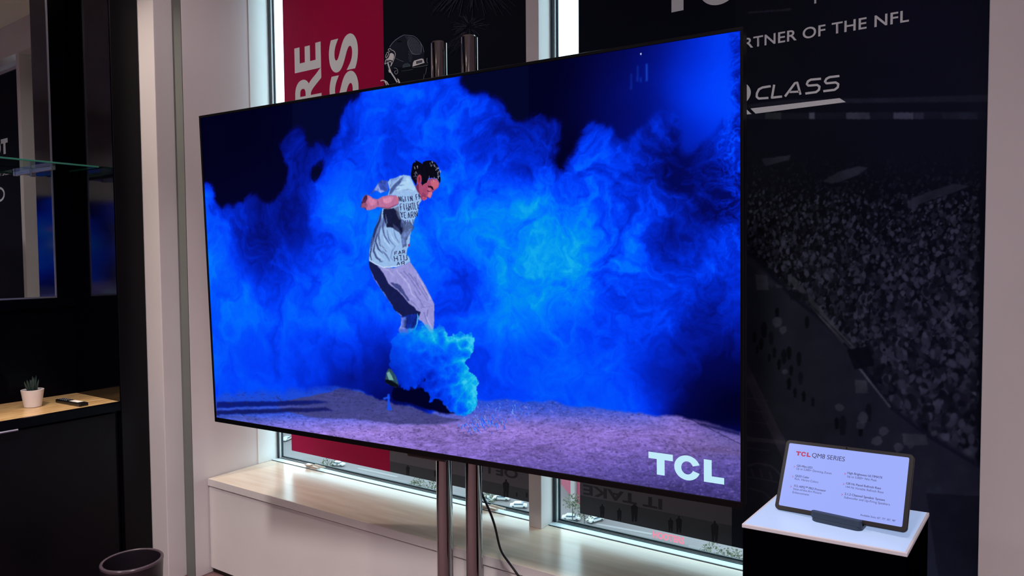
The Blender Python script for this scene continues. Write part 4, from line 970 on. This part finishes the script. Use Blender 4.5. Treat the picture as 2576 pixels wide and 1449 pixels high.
# regularise to a parallelogram
pp[3] = (pp[0][0]+pp[2][0]-pp[1][0]-.002, pp[0][1]+pp[2][1]-pp[1][1])
def inset(pts, d):
    c = (sum(p[0] for p in pts)/4, sum(p[1] for p in pts)/4); return [(c[0]+(p[0]-c[0])*(1-d), c[1]+(p[1]-c[1])*(1-d)) for p in pts]
pcx, pcy = sum(p[0] for p in pp)/4, sum(p[1] for p in pp)/4
pd = thing('display_pedestal', 'black display pedestal with a glowing white top, holding the tablet', 'pedestal', (pcx, pcy, 0))
par(MB().prism(inset(pp,.012), 0, .9905).build('body', mat('pedestal_black', (2,2,5), .6, spec=0), bevel=.001), pd)
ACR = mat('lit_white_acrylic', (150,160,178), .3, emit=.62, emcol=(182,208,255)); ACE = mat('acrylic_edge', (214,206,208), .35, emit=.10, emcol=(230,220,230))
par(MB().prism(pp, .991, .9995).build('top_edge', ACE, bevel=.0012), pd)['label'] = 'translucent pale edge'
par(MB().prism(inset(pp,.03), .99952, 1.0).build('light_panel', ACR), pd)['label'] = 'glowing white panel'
BX, BZ, BNn = frame(-.146, -.5665, .048); BO = np.array([-.269, 1.6687, 1.018]); SW, SH = .2545, .1499
def tb(a, b, c): return BO + a*BX + b*BZ + c*BNn
def rrect(x0, x1, y0, y1, r, n=8):
    o = []
    for cx, cy, a0 in ((x1-r,y1-r,0),(x0+r,y1-r,90),(x0+r,y0+r,180),(x1-r,y0+r,270)):
        for i in range(n+1):
            a = math.radians(a0+90*i/n); o.append((cx+r*math.cos(a), cy+r*math.sin(a)))
    return o
def slab(pts, c0, c1, name, m, parent, bevel=0):
    n = len(pts); vs = [tb(a,b,c0) for a,b in pts] + [tb(a,b,c1) for a,b in pts]
    fs = [tuple(range(n-1,-1,-1)), tuple(range(n,2*n))] + [(i,(i+1)%n,n+(i+1)%n,n+i) for i in range(n)]
    return par(MB().add(vs, fs).build(name, m, bevel=bevel), parent)
tab = thing('tablet', 'tablet showing a product feature list, propped up on the pedestal', 'tablet', tuple(BO))
slab(rrect(-SW/2-.0085, SW/2+.0095, -.0095, SH+.0085, .010), -.0075, -.0003, 'casing', mat('tablet_bezel', (16,10,13), .35, spec=.2), tab, .0008)
TS = mat('tablet_screen', (150,170,240), .2, spec=.2, emit=1.0, emcol=(156,172,250)); TS.node_tree.nodes['Principled BSDF'].inputs['Base Color'].default_value = (.01,.01,.012,1)
slab(rrect(-SW/2, SW/2, 0, SH, .003), -.0002, .0001, 'screen', TS, tab)
slab([(.0+.0018*math.cos(k*.8),SH+.0045+.0018*math.sin(k*.8)) for k in range(8)], -.0002, .0002, 'camera_lens', mat('lens', (4,4,5), .1), tab)
INK = mat('screen_ink', (20,30,80), .5, emit=1, emcol=(26,34,92)); RED = mat('screen_red', (150,10,60), .5, emit=.9, emcol=(178,14,76))
for mm in (INK, RED): mm.node_tree.nodes['Principled BSDF'].inputs['Base Color'].default_value = (.005,.005,.01,1)
ZZ = lambda x, y: (1850+x/3.725, 1060+y/3.725)
def tabpt(x, y):
    q = ZZ(x, y); return onp(q[0], q[1], BNn, BNn@BO)
def line(s, a, b, bold=0, h=None, m_=INK, name='screen_text'):
    p0, p1 = tabpt(*a), tabpt(*b); d = p1-p0; L = np.linalg.norm(d)
    d = BX; p1 = p0 + BX*L
    return text_obj(name, s, m_, None, BZ, BNn, p0, p1, tab, bold=0, h=h, ext=.0003, thick=bold)
a0 = (tabpt(565,318)-BO); x0 = float(a0@BX); z0 = float(a0@BZ); a1 = tabpt(703,330)-BO
m = MB(); wdt = float(a1@BX)-x0; hh = .0102
for q in tcl_shapes(x0, z0, hh, wide=wdt/(.21*hh/.0622)): m.poly([tuple(tb(a,b,.0004)) for a, b in q])
par(m.build('screen_logo', RED), tab)
line('QM8 SERIES', (716,336), (1024,368), .010, .0112)
h1 = .0052
line('QD-Mini LED', (575,424), (720,440), .026, h1); line('Up to 5,000+ Dimming Zones', (570,450), (900,497), .004, h1)
line('QLED Color', (560,518), (690,534), .026, h1); line('Rich, Vibrant Colors', (555,546), (776,578), .004, h1)
line('TCL AIPQ\u2122 PRO Processor', (545,612), (848,655), .026, h1); line('State-of-the-Art Picture', (540,640), (806,682), .004, h1); line('Enhancement', (535,672), (690,694), .004, h1)
line('High Brightness ULTIMATE', (1050,492), (1377,535), .026, h1); line('Up to 5,000+ Nits Peak', (1046,524), (1325,560), .004, h1)
line('120 Hz Panel Refresh Rate', (1038,590), (1364,634), .026, h1); line('144 Hz Variable Refresh Rate', (1033,622), (1388,670), .004, h1)
line('2.1.2 Channel Speaker System', (1023,688), (1400,744), .026, h1); line('Subwoofer and Up-Firing Speakers', (1018,720), (1447,782), .004, h1)
line('Available Sizes: 65", 75", 85", 98"', (1170,884), (1502,936), .012, .0042)
for cx, cy in [(553,425),(538,517),(521,612),(1028,492),(1014,589),(1000,687)]:
    c = tabpt(cx, cy)-BO; a, b = float(c@BX), float(c@BZ); r = .0022; w_ = .0009; m = MB()
    m.poly([tuple(tb(a+x,b+y,.0004)) for x, y in [(-r,r),(-r+w_*1.5,r),(r,0),(r-w_*1.5,0)]][::-1]); m.poly([tuple(tb(a+x,b+y,.0004)) for x, y in [(-r,-r),(-r+w_*1.5,-r),(r,0),(r-w_*1.5,0)]])
    par(m.build('bullet_mark', RED), tab)
# stand of the tablet
ds = thing('tablet_stand', 'small dark grey dock gripping the lower edge of the tablet', 'stand', (-.275, 1.69, 1.0))
c0 = onz(2050,1317,1.0); c1 = onz(2153,1331,1.0)
sl_ = rrect(-.052, .052, -.022, .030, .014); ca, sa = math.cos(-.146+.03), math.sin(-.146+.03)
ccx, ccy = float((c0[0]+c1[0])/2)+.003, float((c0[1]+c1[1])/2)+.020
vsb = [(ccx+a*ca-b*sa, ccy+a*sa+b*ca) for a, b in sl_]
par(MB().prism(vsb, 1.0002, 1.009).build('dock_base', mat('dock_grey', (44,56,70), .45), bevel=.001), ds)
fr = rrect(-.052, .052, -.022, -.0085, .0060)
par(MB().prism([(ccx+a*ca-b*sa, ccy+a*sa+b*ca) for a, b in fr], 1.009, 1.0225).build('front_lip', bpy.data.materials['dock_grey'], bevel=.0012), ds)
bk_ = rrect(-.04, .04, .016, .030, .005)
m = MB()
vs = []
for (a, b) in bk_: vs.append((ccx+a*ca-b*sa, ccy+a*sa+b*ca, 1.009))
for (a, b) in bk_:
    q = (ccx+a*ca-b*sa+.006, ccy+a*sa+b*ca+.035, 1.060); vs.append(q)
n_ = len(bk_); m.add(vs, [tuple(range(n_-1,-1,-1)), tuple(range(n_,2*n_))]+[(i,(i+1)%n_,n_+(i+1)%n_,n_+i) for i in range(n_)])
par(m.build('rear_support', bpy.data.materials['dock_grey']), ds)
# ================================================================= SECOND TELEVISION (right wall, seen mirrored)
def copy_tree(o, parent=None):
    c = o.copy(); C.objects.link(c)
    if parent is not None: c.parent = parent; c.matrix_parent_inverse = o.matrix_parent_inverse
    for ch in list(o.children): copy_tree(ch, c)
    return c
tv2 = copy_tree(tvt); tv2['label'] = 'second television on the right wall, seen only as blue reflection'
A1 = Matrix(((TVX[0],TVZ[0],TVN[0]),(TVX[1],TVZ[1],TVN[1]),(TVX[2],TVZ[2],TVN[2])))
A2 = Matrix(((0,0,-1),(-1,0,0),(0,1,0)))    # local x -> -Y, up -> Z, normal -> -X
R2 = (A2 @ A1.inverted()).to_4x4(); R2.translation = Vector((XR-.078, -.42, 1.72)); tv2.matrix_basis = R2
for (x0, x1, y0, y1, lab) in [(-2.9,-1.7,-2.3,-1.8,'black counter added out of view at the back of the room, mirrored in the chrome poles'),(-.4,.9,-3.6,-3.1,'black counter added out of view along the rear wall, mirrored in the chrome poles')]:
    t = thing('reflection_counter', lab, 'counter', ((x0+x1)/2,(y0+y1)/2,0))  # unseen counters, added to give the chrome poles dark reflections
    par(MB().box(x0, x1, y0, y1, .05, 1.05).box(x0+.05, x1-.05, y0+.05, y1-.05, 0, .05).build('body', BLK2, bevel=.004), t)
    par(MB().box(x0-.02, x1+.02, y0-.02, y1+.02, 1.051, 1.08).build('counter_top', mat('counter_stone', (150,146,146), .25, noise=.1), bevel=.003), t)
    par(MB().box(x0+.02, (x0+x1)/2-.003, y1+.001, y1+.016, .1, 1.0).build('door', BLK2, bevel=.002), t); par(MB().box((x0+x1)/2+.003, x1-.02, y1+.001, y1+.016, .1, 1.0).build('door', BLK2, bevel=.002), t)
# ================================================================= OUTSIDE
ASP = mat('asphalt', (98,90,92), .8, noise=.12, nscale=.05)
CONC = mat('pale_concrete', (138,128,128), .8, noise=.1, nscale=.3)
GR = -62.0
g = MB().box(-420, 220, 20, 700, GR-.5, GR).build('car_park_ground', ASP); tag(g, 'grey car park ground far below outside the windows', 'ground')
def on_ground(x, y): q = onz(x, y, GR); return float(q[0]), float(q[1])
CARW = mat('car_white', (168,166,166), .3); CARD = mat('car_glass', (60,80,95), .2); TYRE = mat('tyre', (30,34,38), .8)
def car(x, y, a, label, s=1.0):
    t = thing('car', label, 'car', (x,y,GR), a, 'cars in the car park outside')
    body = []
    prof = [(-2.2,.35),(-2.25,.8),(-1.6,.95),(-1.0,1.42),(.6,1.45),(1.3,.98),(2.15,.85),(2.25,.4)]
    m = MB(); n = len(prof); vs = [(p[0]*s,-.88*s,p[1]*s) for p in prof]+[(p[0]*s,.88*s,p[1]*s) for p in prof]
    m.add(vs, [tuple(range(n)), tuple(range(2*n-1,n-1,-1))]+[((i+1)%n,i,n+i,n+(i+1)%n) for i in range(n)])
    loc_par(m, 'body', CARW, t, bevel=.08)
    loc_par(MB().box(-1.15*s,1.1*s,-.89*s,.89*s,1.0*s,1.32*s), 'windows', CARD, t)
    for ix in (-1.4,1.4):
        for iy in (-.8,.8):
            w_ = MB().tube([(ix*s,(iy-.1)*s,.33*s),(ix*s,(iy+.1)*s,.33*s)], .33*s, 16); loc_par(w_, 'wheel', TYRE, t)
    return t
for i, (x, y, a, lab) in enumerate([(1437,1308,.4,'white car outside, below the left end of the right window'),(1497,1312,1.2,'white car outside, second from the left in the right window'),(1305,1277,.5,'white car outside, beside the post between the windows'),(1262,1258,.4,'white car outside, second left of the window post'),(1221,1262,.4,'white car outside, right behind the power cable'),(722,1108,1.9,'white car outside, at the left edge of the left window'),(850,1172,.3,'white car outside, below the red banner')]):
    gx, gy = on_ground(x, y); car(gx, gy, a, lab)
TRK = mat('tree_trunk', (64,66,62), .9); FOL = mat('tree_foliage', (78,80,62), .9, noise=.3, nscale=2)
def tree(px0, py0, label, h=7.0, r=2.2):
    gx, gy = on_ground(px0, py0); t = thing('tree', label, 'tree', (gx,gy,GR), 0, 'small trees outside')
    loc_par(MB().tube([(0,0,0),(.05,0,h*.5),(0,.05,h*.8)], [.16,.12,.05], 8), 'trunk', TRK, t)
    m = MB(); rt_ = random.Random(int(px0))
    for k in range(160):
        a, b, c = rt_.gauss(0,1), rt_.gauss(0,1), rt_.gauss(0,1); L = math.sqrt(a*a+b*b+c*c); q = r*rt_.uniform(.4,1)/L
        x, y, z = a*q, b*q, h*.8+c*q*.8; s = .35
        m.poly([(x+rt_.uniform(-s,s),y+rt_.uniform(-s,s),z+rt_.uniform(-s,s)) for _ in range(4)])
    loc_par(m, 'foliage', FOL, t)
for a in [(826,1172,'pale green tree outside, below the red banner'),(1050,1228,'green tree outside, left of the left chrome pole'),(1085,1236,'green tree outside, just left of the left chrome pole'),(1225,1262,'tree outside, seen behind the power cable'),(1440,1274,'tree outside, before the red building'),(1470,1300,'round tree outside, before the red building'),(1790,1412,'dark tree outside, near the right end of the right window',),(1838,1424,'tree outside, beside the dark tree at the right end',)]:
    tree(a[0], a[1]+44, a[2], 6.5, 2.6)
# red building and pale buildings
q0 = on_ground(1424, 1262); q1 = on_ground(1466, 1262)
rb_ = thing('building', 'red panelled building outside behind the right window', 'building', (q0[0], q0[1], GR))
m = MB().prism([(q0[0]+3.2,q0[1]),(q1[0]+6,q0[1]),(q1[0]+6,q0[1]+30),(q0[0]-26,q0[1]+30)], GR, GR+22); par(m.build('red_wall', mat('red_wall', (140,56,76), .8)), rb_)
par(MB().box(q0[0]+1.9, q0[0]+3.1, q0[1]-1, q0[1]+.6, GR, GR+22).build('corner_pillar', CONC), rb_)
for i, (xa, ya, xb, yb, h, lab) in enumerate([(700,1118,705,1100,10,'low pale building outside at the left edge of the left window'),(722,1090,735,1080,16,'taller pale building outside behind the left window')]):
    qa = on_ground(xa, ya); b2 = thing('building', lab, 'building', (qa[0], qa[1], GR))
    par(MB().box(qa[0]-60-i*30, qa[0]-6+i*10, qa[1]+i*25, qa[1]+20+i*25, GR, GR+h).build('wall', CONC), b2)
    for k in range(11): par(MB().box(qa[0]-58-i*30+k*4.8, qa[0]-55.4-i*30+k*4.8, qa[1]-.12+i*25, qa[1]-.02+i*25, GR+h*.45, GR+h*.75).build('window', CARD), b2)
# parapet with red sign
sg = thing('roof_sign', 'red lettered sign outside under the black banner', 'sign', tuple(map(float, ony(1682,1352,30))))
RS = mat('sign_red', (160,62,76), .6)
p0, p1 = onp(1643,1350,(0,1,0),30), onp(1722,1366,(0,1,0),30); p1[2] = p0[2] = (p0[2]+p1[2])/2-.02
text_obj('sign_lettering', 'HOOTERS', RS, None, ZB3, NB, p0, p1, sg, bold=.04, h=float(np.linalg.norm(p1-p0))*.20, ext=.05)
par(MB().box(p0[0]-.1, p1[0]+.1, 30.1, 30.2, p0[2]-.25, p0[2]-.05).box(p0[0], p0[0]+.1, 30.1, 30.2, GR, p0[2]-.25).box(p1[0]-.1, p1[0], 30.1, 30.2, GR, p0[2]-.25).build('sign_frame', ASP), sg)
# kerbs / lane strips on the ground
for i, (a, b) in enumerate([((900,1178),(1000,1200)),((1500,1318),(1640,1344))]):
    ga, gb = on_ground(*a), on_ground(*b); dx, dy = gb[0]-ga[0], gb[1]-ga[1]; L = math.hypot(dx,dy); nx, ny = -dy/L*.5, dx/L*.5
    o = MB().prism([(ga[0]-nx,ga[1]-ny),(gb[0]-nx,gb[1]-ny),(gb[0]+nx,gb[1]+ny),(ga[0]+nx,ga[1]+ny)], GR, GR+.05).build('kerb', mat('kerb_grey', (118,112,114), .8))
    tag(o, ['pale kerb on the car park below the left window','pale kerb on the car park below the right window'][i], 'kerb')
# ================================================================= LIGHT
world = bpy.data.worlds.new('world'); SC.world = world; world.use_nodes = True
nt = world.node_tree; bg = nt.nodes['Background']
tc = nt.nodes.new('ShaderNodeTexCoord'); n = nt.nodes.new('ShaderNodeTexNoise'); n.inputs['Scale'].default_value = 3; n.inputs['Detail'].default_value = 6
cr = nt.nodes.new('ShaderNodeValToRGB'); cr.color_ramp.elements[0].color = (.60,.90,1,1); cr.color_ramp.elements[1].color = (.70,.96,1,1); cr.color_ramp.elements[0].position = .35; cr.color_ramp.elements[1].position = .6
nt.links.new(tc.outputs['Generated'], n.inputs['Vector']); nt.links.new(n.outputs['Fac'], cr.inputs[0]); nt.links.new(cr.outputs[0], bg.inputs['Color'])
bg.inputs['Strength'].default_value = 4.0
LAMP = mat('lamp_diffuser', (255,240,225), .5, emit=14, emcol=(255,222,205)); LRIM = mat('lamp_rim', (230,230,228), .4)
def lamp(x, y, w, size, lab, col=(1,.91,.93), spread=150):
    t = thing('ceiling_light', lab, 'ceiling light', (x,y,ZC), 0, 'recessed ceiling lights')
    loc_par(MB().lathe([(.07,-.002),(.07,-.010),(.062,-.014),(.055,-.010)], (0,0,0), 32), 'rim', LRIM, t)
    loc_par(MB().lathe([(.001,-.008),(.055,-.008)], (0,0,0), 32), 'diffuser', LAMP, t)
    l = bpy.data.lights.new('downlight', 'AREA'); l.shape = 'DISK'; l.size = size; l.energy = w; l.color = col; l.spread = math.radians(spread)
    o = bpy.data.objects.new('downlight', l); C.objects.link(o); o.location = (x, y, ZC-.03)
    return o
lamp(-2.1, .3, 40, .3, 'round ceiling light over the middle of the room', spread=112)
lamp(-.3, .2, 33, .3, 'round ceiling light above the camera')
lamp(-2.2, -2.2, 30, .4, 'round ceiling light at the rear of the room')
lamp(.3, -2.2, 30, .4, 'round ceiling light at the rear right')
lamp(-3.441, 1.30, 11, .035, 'round ceiling light above the black alcove', (1,.88,.78), 105)
lamp(-2.6, 1.5, 7, .12, 'round ceiling light between television and wall')
SC.view_settings.view_transform = 'Standard'; SC.view_settings.look = 'None'; SC.view_settings.gamma = 1; SC.view_settings.exposure = 0
SC.cycles.max_bounces = 10; SC.cycles.transparent_max_bounces = 16; SC.cycles.use_denoising = True
SC.cycles.sample_clamp_indirect = 8
